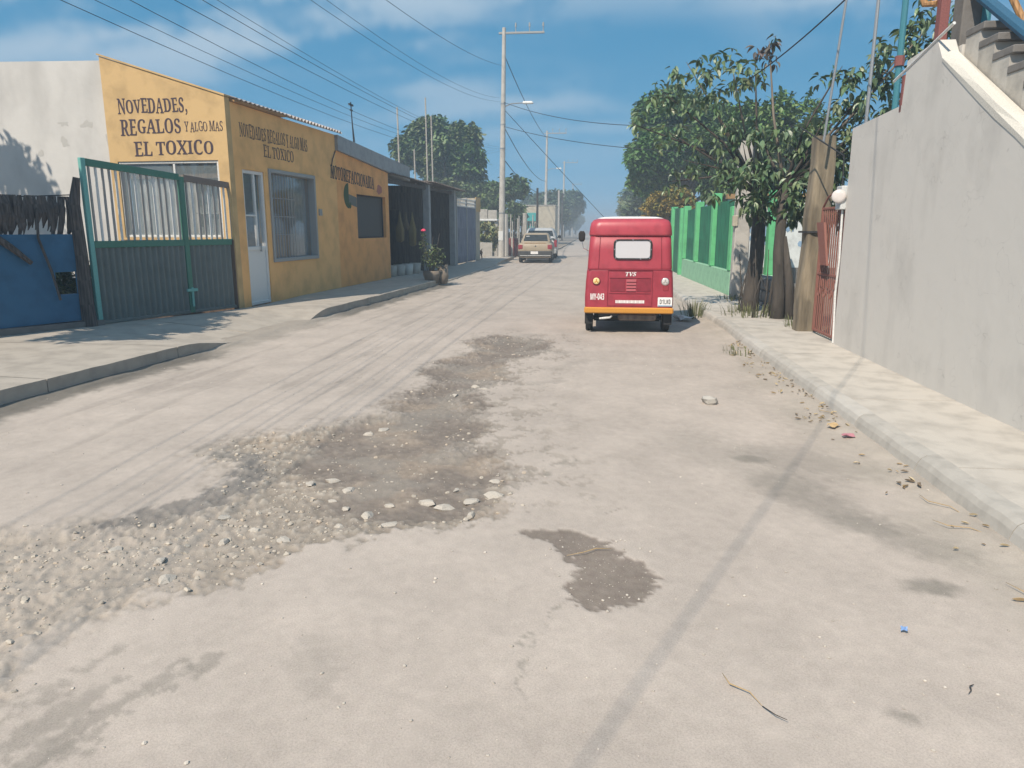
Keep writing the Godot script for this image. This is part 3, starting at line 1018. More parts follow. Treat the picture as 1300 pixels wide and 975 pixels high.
	for k in 5:
		st = new_st()
		prism(st, blob([Vector2(-1.0, 3.42), Vector2(-0.55, 3.40), Vector2(-1.02, 3.1), Vector2(-1.55, 2.92), Vector2(-0.1, 3.0)][k], [0.10, 0.12, 0.07, 0.06, 0.09][k], 13, 0.5, [0.4, 0.45, 1.4, 0.9, 2.6][k]), -0.121, -0.1185)
		put(obj("weather_stain", st, M.stain, wh), Vector3(0, 0, -2.22), -PI / 2)
	# --- the gate
	var gate := thing("gate", "green steel yard gate with open bars above ribbed dark sheet", "gate", GATE, GATE_TURN)
	var top := func(x: float) -> float: return lerpf(2.56, 2.36, x / 2.76)
	st = new_st()
	cbox(st, Vector3(0.0, 0.20, -0.03), Vector3(0.075, 2.56, 0.03), 0.006)
	obj("gate_post", st, M.gate_teal, gate)
	st = new_st()
	cbox(st, Vector3(1.66, 0.20, -0.035), Vector3(1.75, 2.40, 0.035), 0.006)
	obj("gate_post", st, M.gate_green, gate)
	st = new_st()
	cbox(st, Vector3(2.70, 0.20, -0.03), Vector3(2.76, 2.34, 0.03), 0.006)
	obj("gate_post", st, M.rail_brown, gate)
	for q in [[0.075, 1.66, M.gate_green], [1.75, 2.76, M.rail_brown]]:
		st = new_st()
		var a: float = q[0]
		var b: float = q[1]
		hexa(st, [Vector3(a, top.call(a) - 0.10, 0.028), Vector3(b, top.call(b) - 0.10, 0.028), Vector3(b, top.call(b) - 0.10, -0.028), Vector3(a, top.call(a) - 0.10, -0.028), Vector3(a, top.call(a), 0.028), Vector3(b, top.call(b), 0.028), Vector3(b, top.call(b), -0.028), Vector3(a, top.call(a), -0.028)])
		obj("top_rail", st, q[2], gate)
		st = new_st()
		cbox(st, Vector3(a, 1.30, -0.027), Vector3(b, 1.40, 0.027), 0.006)
		obj("middle_rail", st, M.gate_green, gate)
		st = new_st()
		cbox(st, Vector3(a, 0.19, -0.026), Vector3(b, 0.24, 0.026), 0.006)
		obj("bottom_rail", st, M.gate_sheet, gate)
		st = new_st()
		sheet_metal(st, Vector3(b - a, 0, 0), Vector3(0, -1.06, 0), Vector3(a, 1.30, 0.0), int((b - a) / 0.105), 0.02, 0.004, 1)
		obj("ribbed_sheet", st, M.gate_sheet, gate)
		var n := int((b - a) / 0.105)
		for i in n:
			var x := lerpf(a, b, (i + 0.5) / n)
			st = new_st()
			box(st, Vector3(x - 0.013, 1.40, -0.013), Vector3(x + 0.013, top.call(x) - 0.098, 0.013))
			obj("bar", st, M.gate_bar if i % 3 != 1 else M.alu, gate)
	st = new_st()
	cbox(st, Vector3(1.60, 0.55, 0.035), Vector3(1.81, 0.60, 0.07), 0.006)
	cbox(st, Vector3(1.69, 0.30, 0.04), Vector3(1.73, 0.62, 0.065), 0.006)
	obj("bolt", st, M.gate_teal, gate)
	# --- the blue wall, the palm screen and what leans there
	var at := Vector3(-8.53, 0, -7.15)
	var bw := thing("blue_wall", "low blue painted wall with a small square hole on a rough concrete base", "wall", at, 1.132)
	st = new_st()
	wall_run(st, -2.0, 3.2, 0.28, 1.50, 1.50, -0.13, 0.0, [[2.74, 3.08, 0.66, 0.98]])
	obj("wall", st, M.blue_wall, bw)
	st = new_st()
	wall_run(st, -2.0, 3.32, -0.1, 0.33, 0.26, -0.2, 0.07)
	obj("base", st, M.dark_concrete, bw)
	var screen := thing("palm_screen", "ragged screen of dry palm fronds hanging from a wire above the blue wall", "screen", at, 1.132)
	st = new_st()
	tube(st, [Vector3(-2.0, 2.12, -0.1), Vector3(0.8, 2.03, -0.1), Vector3(2.2, 1.98, -0.1), Vector3(3.2, 2.05, -0.1)], [0.008], 5)
	obj("wire", st, M.wire, screen)
	for k in 110:
		var x := (-1.9 + 2.6 * k / 30.0 if k < 30 else 0.7 + 2.48 * (k - 30) / 79.0) + rng.randf_range(-0.03, 0.03)
		if x > 2.35 and x < 2.95 and k % 3 == 0: continue
		var l := rng.randf_range(0.50, 0.80) * (1.0 if x < 2.2 else 0.85)
		var lean := rng.randf_range(-0.32, 0.02)
		var w := rng.randf_range(0.035, 0.065) * (1.3 if x < 2.1 else 0.8)
		st = new_st()
		var rings := []
		for q in 5:
			var f := q / 4.0
			var c := Vector3(x + lean * f * l, 2.02 - l * f, -0.1 + rng.randf_range(-0.02, 0.03) + 0.05 * sin(f * 3))
			var ww: float = w * [0.6, 1.0, 1.1, 0.8, 0.12][q]
			rings.append(PackedVector3Array([c + Vector3(ww, 0, 0.006), c + Vector3(0, 0, -0.016), c + Vector3(-ww, 0, 0.006), c + Vector3(0, 0, 0.012)]))
		loft(st, rings)
		obj("frond", st, M.thatch, screen)
	for k in 26:   # longer dead fronds that hang down over the wall
		var x := lerpf(0.55, 1.80, k / 25.0)
		var l := lerpf(1.25, 0.75, k / 25.0) * rng.randf_range(0.8, 1.05)
		var rings := []
		st = new_st()
		for q in 5:
			var f := q / 4.0
			var c := Vector3(x - 0.30 * f * l, 1.95 - l * f, 0.02 + 0.10 * sin(f * 2.6) + rng.randf_range(0, 0.03))
			var ww: float = 0.055 * [0.7, 1.0, 1.2, 1.0, 0.2][q]
			rings.append(PackedVector3Array([c + Vector3(ww, 0, 0.006), c + Vector3(0, 0, -0.016), c + Vector3(-ww, 0, 0.006), c + Vector3(0, 0, 0.012)]))
		loft(st, rings)
		obj("frond", st, M.thatch, screen)
	var stem := thing("wooden_post", "dark weathered wooden post between blue wall and gate", "post", Vector3(-7.19, 0, -9.97))
	st = new_st()
	tube(st, [Vector3(0.02, -0.05, 0), Vector3(0, 0.5, 0.01), Vector3(0.0, 1.2, 0), Vector3(-0.02, 1.9, 0.0), Vector3(0.05, 2.28, -0.02)], [0.11, 0.095, 0.085, 0.08, 0.045], 9)
	obj("trunk", st, M.thatch, stem)
	for k in 3:
		var s := thing("leaning_stick", ["thin crooked stick leaning on the blue wall beside its hole", "short thick dry branch leaning on the blue wall", "long dry palm stalk leaning over the blue wall near the frame edge"][k], "stick", at, 1.132)
		st = new_st()
		var q: Array = [[Vector3(2.62, 1.85, -0.02), Vector3(2.55, 1.45, 0.05), Vector3(2.66, 1.0, 0.07), Vector3(2.72, 0.6, 0.09)], [Vector3(1.95, 1.55, 0.0), Vector3(2.2, 1.33, 0.05), Vector3(2.42, 1.12, 0.06)], [Vector3(1.6, 1.9, 0.0), Vector3(1.35, 1.3, 0.06), Vector3(1.2, 0.85, 0.1)]][k]
		tube(st, q, [[0.018], [0.05, 0.045, 0.03], [0.09, 0.10, 0.04]][k], 7)
		obj("stick", st, M.thatch, s)
	# --- the dark shed
	var shed := thing("porch_shed", "dark open shed with a sagging tin roof on concrete posts", "shed", SHOP, SHOP_TURN)
	st = new_st()
	sheet_metal(st, Vector3(4.1, -0.07, 0), Vector3(0, -0.36, 3.15), Vector3(8.32, 3.46, -3.0), 22, 0.02)
	obj("roof_sheet", st, M.rusty_sheet, shed)
	st = new_st()
	sheet_metal(st, Vector3(4.4, -0.08, 0), Vector3(0, -0.36, 3.3), Vector3(12.2, 3.44, -3.0), 22, 0.02)
	obj("roof_sheet", st, M.rusty_sheet, shed)
	for q in [[9.6, -1.55], [12.2, -0.02], [15.7, -0.02]]:
		st = new_st()
		cbox(st, Vector3(q[0] - 0.11, -0.1, q[1] - 0.11), Vector3(q[0] + 0.11, 3.0, q[1] + 0.11), 0.012)
		obj("post", st, M.gray_parapet, shed)
	st = new_st()
	wall_run(st, 8.302, 12.1, -0.1, 3.22, 3.16, -1.75, -1.6, [[10.3, 11.2, -0.1, 2.2]])
	wall_run(st, 12.3, 15.6, -0.1, 3.1, 3.0, -0.95, -0.85)
	for q in [[12.08, -2.8], [15.75, -2.8]]:
		box(st, Vector3(q[0], -0.1, q[1]), Vector3(q[0] + 0.1, 2.98, -1.76))
		box(st, Vector3(q[0], -0.1, -0.958), Vector3(q[0] + 0.1, 2.98, -0.14))
		box(st, Vector3(q[0], 2.2, -1.59), Vector3(q[0] + 0.1, 2.98, -0.96))
	box(st, Vector3(15.75, -0.1, -1.76), Vector3(15.85, 2.2, -0.84))
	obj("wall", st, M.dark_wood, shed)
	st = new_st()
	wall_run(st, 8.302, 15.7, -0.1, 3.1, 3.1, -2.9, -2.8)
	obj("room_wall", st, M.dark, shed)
	st = new_st()
	box(st, Vector3(8.32, 2.84, -0.07), Vector3(15.8, 2.95, 0.0))
	obj("beam", st, M.dark_wood, shed)
	st = new_st()
	box(st, Vector3(11.22, 2.42, -1.55), Vector3(11.75, 2.50, -1.5))
	obj("lamp_tube", st, M.white_paint, shed)
	for k in 3:
		var h := thing("hanging_bag", ["yellow cloth bag hanging nearest the shop in the dark shed", "ochre cloth bag hanging in the middle of the shed wall", "narrow yellow bag hanging by the shed doorway"][k], "bag", SHOP, SHOP_TURN)
		st = new_st(true)
		var x: float = [10.3, 10.9, 11.6][k]
		var lo: float = [0.0, 0.35, -0.15][k]
		loft(st, [rrect(x, 1.15 + lo, -0.35, 0.05, 0.03, 0.03), rrect(x, 1.2 + lo, -0.35, 0.12 - 0.1 * absf(lo), 0.10, 0.03), rrect(x, 1.55, -0.35, 0.13, 0.11, 0.05), rrect(x + 0.02, 1.85, -0.35, 0.07, 0.04, 0.03), rrect(x + 0.02, 2.1, -0.35, 0.02, 0.015, 0.01)])
		obj("sack", st, mat("bag_%d" % k, [Color(0.13, 0.095, 0.025), Color(0.09, 0.065, 0.03), Color(0.16, 0.12, 0.03)][k], 0.9, "grain", 0.3), h)
		st = new_st()
		cyl(st, Vector3(x + 0.02, 2.1, -0.35), Vector3(x + 0.02, 3.0, -0.35), 0.008, 0.008, 5)
		obj("cord", st, M.wire, h)
	# --- blue gate beyond it
	var bg := thing("blue_gate", "tall grey-blue sheet steel gate with white open lattice on top", "gate", SHOP, SHOP_TURN)
	st = new_st()
	sheet_metal(st, Vector3(3.3, 0, 0), Vector3(0, -2.2, 0), Vector3(16.2, 2.42, 0.0), 18, 0.015, 0.004, 1)
	obj("sheet", st, M.blue_sheet, bg)
	for x in [16.13, 17.85, 19.5]:
		st = new_st()
		cbox(st, Vector3(x, 0.1, -0.04), Vector3(x + 0.08, 2.80, 0.04), 0.008)
		obj("gate_post", st, M.gray_frame, bg)
	for y in [2.42, 2.56, 2.70]:
		st = new_st()
		cbox(st, Vector3(16.21, y, -0.03), Vector3(19.5, y + 0.045, 0.03), 0.005)
		obj("lattice_rail", st, M.white_paint, bg)
	window_bars(bg, M.white_paint, 16.2, 19.5, 2.42, 2.72, 0.0, 12, 0.022)
	var ew := thing("yard_wall", "cream end wall with a yellow edge behind the grey-blue gate", "wall", SHOP, SHOP_TURN)
	st = new_st()
	wall_run(st, 19.62, 20.6, -0.1, 2.86, 2.80, -3.0, -0.02)
	obj("wall", st, M.cream_wall, ew)
	st = new_st()
	box(st, Vector3(19.60, 2.3, -0.0), Vector3(20.55, 2.9, 0.03))
	obj("edge_band", st, M.yellow, ew)
	# --- rods and an aerial on the roofs
	var aerial := thing("roof_aerial", "thin aerial mast with a bent arm on the concrete parapet", "aerial", SHOP, SHOP_TURN)
	st = new_st()
	cyl(st, Vector3(9.0, 3.0, -1.2), Vector3(8.8, 5.1, -1.2), 0.022, 0.015, 6)
	cyl(st, Vector3(9.25, 3.0, -1.2), Vector3(8.85, 4.6, -1.2), 0.012, 0.01, 5)
	obj("mast", st, M.wire, aerial)
	st = new_st()
	box(st, Vector3(8.66, 5.0, -1.22), Vector3(8.95, 5.05, -1.18))
	box(st, Vector3(8.74, 4.86, -1.215), Vector3(8.9, 4.9, -1.185))
	obj("arm", st, M.wire, aerial)
	for k in 4:
		var r := thing("roof_rod", ["pale straight rod above the first shed roof sheet", "tall pale rod rising behind the shed posts", "thin pale rod close beside the tallest shed rod", "short rod at the end of the shed roof"][k], "rod", SHOP, SHOP_TURN)
		st = new_st()
		var x: float = [11.2, 14.4, 15.1, 12.9][k]
		cyl(st, Vector3(x, 2.95, -0.6), Vector3(x - 0.05, [5.3, 6.1, 5.6, 4.2][k], -0.6), 0.028, 0.024, 6)
		obj("rod", st, M.concrete, r)

# ------------------------------------------------------------------ the stair wall's side of the street
func right_side() -> void:
	# --- the stair block: local x runs towards the camera (world +z), local y up; prisms get their depth across the street
	var sb := thing("stair_block", "grey plastered wall carrying an outside concrete staircase with steel railings", "staircase")
	var side := func(o: Node3D) -> Node3D:   # outline x = world z, depth = world x mirrored
		o.rotation.y = -PI / 2
		return o
	var st := new_st()
	var outline := v2([-9.74, -0.1, 1.2, -0.1, 1.2, 0.3, -2.55, 0.3, -6.02, 2.24, -6.9, 2.76, -7.3, 2.99, -7.52, 3.10, -7.66, 3.29, -8.3, 3.24, -8.33, 2.82, -9.74, 2.77])
	prism(st, outline, -3.36, -3.2)
	side.call(obj("wall", st, M.plaster, sb))
	# mortar thrown over the sloping top
	st = new_st()
	var rings := []
	for k in 15:
		var f := k / 14.0
		var z := lerpf(-7.50, -2.7, f)
		var y := 2.24
		var wob := rng.randf_range(-0.02, 0.02)
		y = 2.24 + (-6.02 - z) * 0.585
		rings.append(PackedVector3Array([Vector3(3.194, y - 0.05 + wob, z), Vector3(3.19, y - 0.005, z), Vector3(3.22 + wob, y + 0.045, z), Vector3(3.31, y + 0.05 + wob, z), Vector3(3.375, y + 0.01, z), Vector3(3.37, y - 0.07, z)]))
	loft(st, rings)
	obj("mortar_capping", st, M.mortar, sb)
	# steps: a sawtooth flank and slab treads that stick out
	var n := 19
	for k in n:
		var z := -2.55 - 0.262 * k
		var y := 0.30 + 0.1545 * (k + 1)
		st = new_st()
		hexa(st, [Vector3(3.39, maxf(y - 0.75, -0.1), z), Vector3(4.5, maxf(y - 0.75, -0.1), z), Vector3(4.5, maxf(y - 0.75, -0.1), z - 0.262), Vector3(3.39, maxf(y - 0.75, -0.1), z - 0.262), Vector3(3.39, y + 0.035, z), Vector3(4.5, y + 0.035, z), Vector3(4.5, y + 0.035, z - 0.262), Vector3(3.39, y + 0.035, z - 0.262)])
		obj("step", st, M.pale_concrete if k % 2 == 0 else M.concrete, sb)
		st = new_st()
		cbox(st, Vector3(3.38, y + 0.036, z - 0.262), Vector3(4.58, y + 0.10, z + 0.06), 0.008)
		obj("tread", st, M.dark_concrete, sb)
	st = new_st()
	box(st, Vector3(3.37, -0.1, -9.74), Vector3(4.7, 2.70, -8.3))
	box(st, Vector3(3.37, 2.2, -8.298), Vector3(4.7, 3.22, -7.54))
	obj("landing", st, M.plaster, sb)
	st = new_st()
	cbox(st, Vector3(3.21, 3.12, -7.78), Vector3(3.29, 5.0, -7.68), 0.006)
	cbox(st, Vector3(3.2, 2.75, -8.40), Vector3(3.27, 3.12, -8.34), 0.006)
	obj("railing_post", st, M.post_red, sb)
	st = new_st()
	cbox(st, Vector3(3.42, 3.22, -7.92), Vector3(3.62, 5.2, -7.72), 0.01)
	obj("pillar", st, M.dark_concrete, sb)
	st = new_st()
	cyl(st, Vector3(3.20, 3.10, -8.60), Vector3(3.20, 3.36, -7.36), 0.014, 0.014, 7)
	obj("pipe", st, M.white_paint, sb)
	st = new_st()
	cyl(st, Vector3(3.5, 3.78, -7.82), Vector3(3.5, 0.95, -3.25), 0.05, 0.05, 10)
	obj("handrail", st, M.rail_blue, sb)
	st = new_st()
	cyl(st, Vector3(3.62, 3.22, -7.70), Vector3(3.62, 5.0, -7.70), 0.04, 0.04, 8)
	obj("baluster", st, M.rail_teal, sb)
	st = new_st()
	tube(st, [Vector3(3.6, 4.6, -7.65), Vector3(3.62, 4.05, -7.6), Vector3(3.72, 3.60, -7.5), Vector3(3.85, 3.28, -7.4)], [0.03], 8)
	obj("bent_rod", st, M.bamboo, sb)
	st = new_st()
	tube(st, [Vector3(3.10, 4.2, -7.95), Vector3(3.10, 3.82, -7.95), Vector3(3.15, 3.66, -7.9), Vector3(3.22, 3.64, -7.8)], [0.03], 8)
	obj("bent_rod", st, M.bamboo, sb)
	for k in 3:
		var m := thing("mast", ["slim grey mast standing behind the plastered wall", "thin steel rod rising out of the tree beside the wall", "teal painted mast by the stair landing"][k], "mast")
		st = new_st()
		var q: Array = [[Vector3(3.52, 0, -10.3), Vector3(3.66, 5.6, -10.6), 0.024, M.steel], [Vector3(3.12, 2.7, -10.6), Vector3(3.33, 5.6, -10.55), 0.017, M.steel], [Vector3(3.95, 0, -10.5), Vector3(3.95, 5.6, -10.5), 0.042, M.rail_teal]][k]
		cyl(st, q[0], q[1], q[2], q[2] * 0.9, 9)
		obj("pole", st, q[3], m)
		if k == 2:
			st = new_st()
			cyl(st, Vector3(3.95, 3.62, -10.5), Vector3(3.95, 3.74, -10.5), 0.06, 0.06, 9)
			obj("collar", st, M.post_red, m)
	# --- the electric meter
	var em := thing("electric_meter", "round glass electric meter on a white box at the wall corner", "meter", Vector3(3.14, 1.97, -9.84))
	st = new_st()
	cbox(st, Vector3(0.0, -0.16, -0.12), Vector3(0.08, 0.13, 0.09), 0.01)
	obj("box", st, M.meter_white, em)
	st = new_st(true)
	disc(st, Vector3(-0.02, 0.0, 0.06), Vector3(-0.35, 0, 1), 0.085, 0.055, 20)
	obj("dome", st, M.lens_clear, em)
	st = new_st()
	tube(st, [Vector3(0.05, -0.16, 0.02), Vector3(0.055, -0.8, 0.06), Vector3(0.05, -1.2, 0.04), Vector3(0.06, -1.84, 0.09)], [0.014], 7)
	obj("conduit", st, M.white_paint, em)
	st = new_st()
	tube(st, [Vector3(0.03, 0.13, 0), Vector3(0.05, 0.5, -0.1), Vector3(-0.3, 0.95, -0.9)], [0.01], 6)
	obj("service_cable", st, M.wire, em)
	# --- the iron gate between post and wall
	var ig := thing("iron_gate", "rusty red iron gate of thin bars between leaning post and plastered wall", "gate", Vector3(3.24, 0, -9.78), PI / 2)
	st = new_st()
	rect_frame(st, 0.03, 1.0, 0.16, 1.86, -0.015, 0.015, 0.035)
	cbox(st, Vector3(0.065, 0.95, -0.012), Vector3(0.965, 0.985, 0.012), 0.004)
	tube(st, [Vector3(0.05, 1.86, 0), Vector3(0.25, 2.0, 0), Vector3(0.52, 2.05, 0), Vector3(0.78, 2.0, 0), Vector3(0.98, 1.86, 0)], [0.014], 6)
	obj("gate_frame", st, M.rust_iron, ig)
	window_bars(ig, M.rust_iron, 0.06, 0.97, 0.19, 1.84, 0.0, 11, 0.010)
	window_bars(ig, M.alu, 0.06, 0.30, 0.19, 1.84, 0.012, 2, 0.010)
	for k in 7:
		st = new_st()
		var ring := []
		for i in 13: ring.append(Vector3(0.12 + 0.125 * k + cos(TAU * i / 12.0) * 0.05, 0.72 + (k % 2) * 0.13 + sin(TAU * i / 12.0) * 0.06, 0.0))
		tube(st, ring, [0.008], 5)
		obj("scroll", st, M.rust_iron, ig)
	st = new_st()
	hexa(st, [Vector3(0.35, 1.1, -0.06), Vector3(0.62, 1.1, -0.06), Vector3(0.62, 1.1, -0.09), Vector3(0.35, 1.1, -0.09), Vector3(0.62, 1.66, -0.06), Vector3(0.92, 1.66, -0.06), Vector3(0.92, 1.66, -0.09), Vector3(0.62, 1.66, -0.09)])
	obj("rusty_plate", st, M.rust_iron, ig)
	# --- posts
	var lp := thing("concrete_post", "thick brown weathered concrete post beside the iron gate, leaning a little", "post", Vector3(3.22, 0, -11.02))
	st = new_st()
	rings = []
	for k in 9:
		var f := k / 8.0
		rings.append(rrect(0.03 * f + 0.012 * sin(k * 2.1), -0.1 + 2.92 * f, 0.02 * f, lerpf(0.185, 0.13, f), 0.15, 0.035, 2))
	loft(st, rings)
	obj("shaft", st, M.brown_concrete, lp)
	st = new_st()
	cyl(st, Vector3(0.0, 1.52, 0), Vector3(0.0, 1.545, 0), 0.215, 0.215, 16)
	obj("wire_band", st, M.wire, lp)
	var cp := thing("concrete_post", "pale square concrete post with a small meter box by the green fence", "post", Vector3(3.2, 0, -15.9))
	st = new_st()
	rings = []
	for k in 8:
		var f := k / 7.0
		rings.append(rrect(-0.03 * f, -0.1 + 3.4 * f, 0, lerpf(0.17, 0.125, f), 0.13, 0.02, 1))
	loft(st, rings)
	obj("shaft", st, M.pale_concrete, cp)
	st = new_st()
	cbox(st, Vector3(-0.22, 1.62, 0.02), Vector3(-0.12, 1.84, 0.16), 0.012)
	obj("meter_box", st, M.cream_wall, cp)
	st = new_st()
	cbox(st, Vector3(0.16, 1.45, 0.10), Vector3(0.30, 1.95, 0.14), 0.006)
	obj("notice_board", st, M.pale_concrete, cp)
	var dp := thing("steel_post", "thin dark steel post standing beside the pale concrete post", "post", Vector3(3.43, 0, -15.6))
	st = new_st()
	cyl(st, Vector3(0, 0, 0), Vector3(0.02, 1.75, 0), 0.035, 0.03, 8)
	obj("shaft", st, M.gray_frame, dp)
	# --- the green fence
	var gf := thing("green_fence", "bright green fence of pillars on a pale plinth with dark green sheet panels", "fence", Vector3(3.26, 0, -16.75), 1.5971)
	st = new_st()
	cbox(st, Vector3(0.0, -0.1, -0.1), Vector3(6.9, 0.66, 0.06), 0.015)
	obj("plinth", st, M.green_plinth, gf)
	for k in 6:
		var x: float = [0.0, 2.15, 4.5, 6.65, 7.4, 9.4][k]
		st = new_st()
		var h: float = [2.05, 2.42, 2.30, 2.25, 2.2, 2.3][k]
		cbox(st, Vector3(x, 0.664 if k < 4 else -0.1, -0.12), Vector3(x + 0.26, h, 0.085), 0.012)
		obj("pillar", st, M.green_light, gf)
	for q in [[0.26, 2.15, 2.20], [2.41, 4.5, 2.16], [4.76, 6.65, 2.12]]:
		st = new_st()
		sheet_metal(st, Vector3(q[1] - q[0], 0, 0), Vector3(0, -(q[2] - 0.67), 0), Vector3(q[0], q[2], -0.02), int((q[1] - q[0]) / 0.16), 0.014, 0.004, 1)
		obj("panel", st, M.green_dark, gf)
	st = new_st()
	box(st, Vector3(0.85, 0.95, 0.008), Vector3(1.12, 2.0, 0.016))
	obj("notice", st, M.green_plinth, gf)
	for k in 8:
		st = new_st()
		box(st, Vector3(7.68 + 0.21 * k, 0.08, -0.03), Vector3(7.87 + 0.21 * k, 2.24, 0.0))
		obj("gate_board", st, M.green_dark, gf)
	# --- the house seen through the trees
	var gh := thing("garden_house", "white house wall with faint blue paint and a green column, behind the trees", "house")
	st = new_st()
	wall_run(st, 3.75, 9.5, 0.55, 2.35, 2.35, -20.75, -20.6)
	obj("wall", st, M.mural_white, gh)
	st = new_st()
	wall_run(st, 3.75, 9.5, -0.1, 0.55, 0.55, -20.75, -20.57)
	obj("base", st, M.dark_concrete, gh)
	st = new_st()
	for q in [[4.62, 1.45, 0.30], [4.95, 1.25, 0.22], [5.35, 1.6, 0.16], [6.05, 1.5, 0.28], [5.85, 1.15, 0.18], [6.4, 1.75, 0.2]]: prism(st, blob(Vector2(q[0], q[1]), q[2], 15, 0.35, 0.7), -20.61, -20.594)
	obj("blue_paint", st, M.mural_blue, gh)
	for x in [4.60, 6.95]:
		st = new_st()
		cbox(st, Vector3(x - 0.15, 0.45, -19.2), Vector3(x + 0.15, 2.5, -18.9), 0.015)
		obj("column", st, M.green_light, gh)
		st = new_st()
		cbox(st, Vector3(x - 0.22, -0.1, -19.27), Vector3(x + 0.22, 0.45, -18.83), 0.02)
		obj("column_base", st, M.green_plinth, gh)
	st = new_st()
	box(st, Vector3(3.7, 2.352, -20.8), Vector3(9.5, 2.48, -20.52))
	obj("roof_slab", st, M.dull_orange, gh)
	var lw := thing("lime_wall", "lime green painted garden wall seen through the iron gate bars", "wall", Vector3(4.15, 0, -11.9))
	st = new_st()
	wall_run(st, 0.0, 1.6, -0.1, 2.15, 2.15, -0.15, 0.0)
	obj("wall", st, M.lime_wall, lw)
	var dw := thing("low_wall", "low mossy stone wall in shade between the tree trunks", "wall", Vector3(3.52, 0, -12.0), PI / 2)
	for r in 3:
		for k in 9:
			st = new_st()
			var x := 0.05 + 0.40 * k + 0.18 * (r % 2)
			cbox(st, Vector3(x + rng.randf_range(0, 0.02), -0.05 + 0.24 * r, -0.14 + rng.randf_range(-0.02, 0.02)), Vector3(x + 0.385, 0.18 + 0.24 * r + rng.randf_range(-0.01, 0.01), 0.14 + rng.randf_range(-0.03, 0.03)), 0.03)
			obj("stone", st, M.dark_concrete, dw)

# ------------------------------------------------------------------ far end of the street
func utility_pole(at: Vector3, h: float, lean: float, label: String, lamp: bool, detail: bool) -> void:
	var p := thing("utility_pole", label, "utility pole", at, 0.0, "utility poles along the street")
	var st := new_st()
	var n := 8
	var rings := []
	for k in n + 1:
		var f := k / float(n)
		var b := Basis()
		rings.append(circle(Vector3(lean * f, -0.2 + (h + 0.2) * f, 0), b, lerpf(0.17, 0.085, f), 12))
	loft(st, rings)
	obj("shaft", st, M.pale_concrete, p)
	st = new_st()
	cbox(st, Vector3(lean - 0.25, h - 0.28, -0.06), Vector3(lean + 1.9, h - 0.19, 0.03), 0.008)
	obj("cross_arm", st, M.gray_frame, p)
	for k in 3:
		st = new_st()
		var x: float = lean + [0.55, 1.2, 1.84][k]
		cyl(st, Vector3(x, h - 0.19, 0), Vector3(x, h + 0.05, 0), 0.02, 0.02, 6)
		cyl(st, Vector3(x, h + 0.02, 0), Vector3(x, h + 0.20, 0), 0.045, 0.03, 8)
		obj("insulator", st, M.gray_frame, p)
	if detail:
		for y in [2.2, 5.25, 6.35, 7.3]:
			st = new_st()
			cyl(st, Vector3(lean * y / h, y, 0), Vector3(lean * y / h, y + 0.05, 0), lerpf(0.17, 0.085, y / h) + 0.012, lerpf(0.17, 0.085, y / h) + 0.012, 12)
			obj("steel_band", st, M.steel, p)
		st = new_st()
		box(st, Vector3(-0.13, 0.9, 0.13), Vector3(0.10, 1.35, 0.16))
		obj("painted_patch", st, M.white_paint, p)
	if lamp:
		st = new_st()
		tube(st, [Vector3(0.08, 7.15, 0), Vector3(0.5, 7.32, 0), Vector3(1.05, 7.35, 0)], [0.03, 0.028, 0.025], 7)
		obj("lamp_arm", st, M.steel, p)
		st = new_st()
		loft(st, [rrect(1.3, 7.30, 0, 0.24, 0.07, 0.05), rrect(1.3, 7.34, 0, 0.27, 0.09, 0.06), rrect(1.28, 7.42, 0, 0.22, 0.05, 0.04)])
		obj("lamp_head", st, M.alu, p)

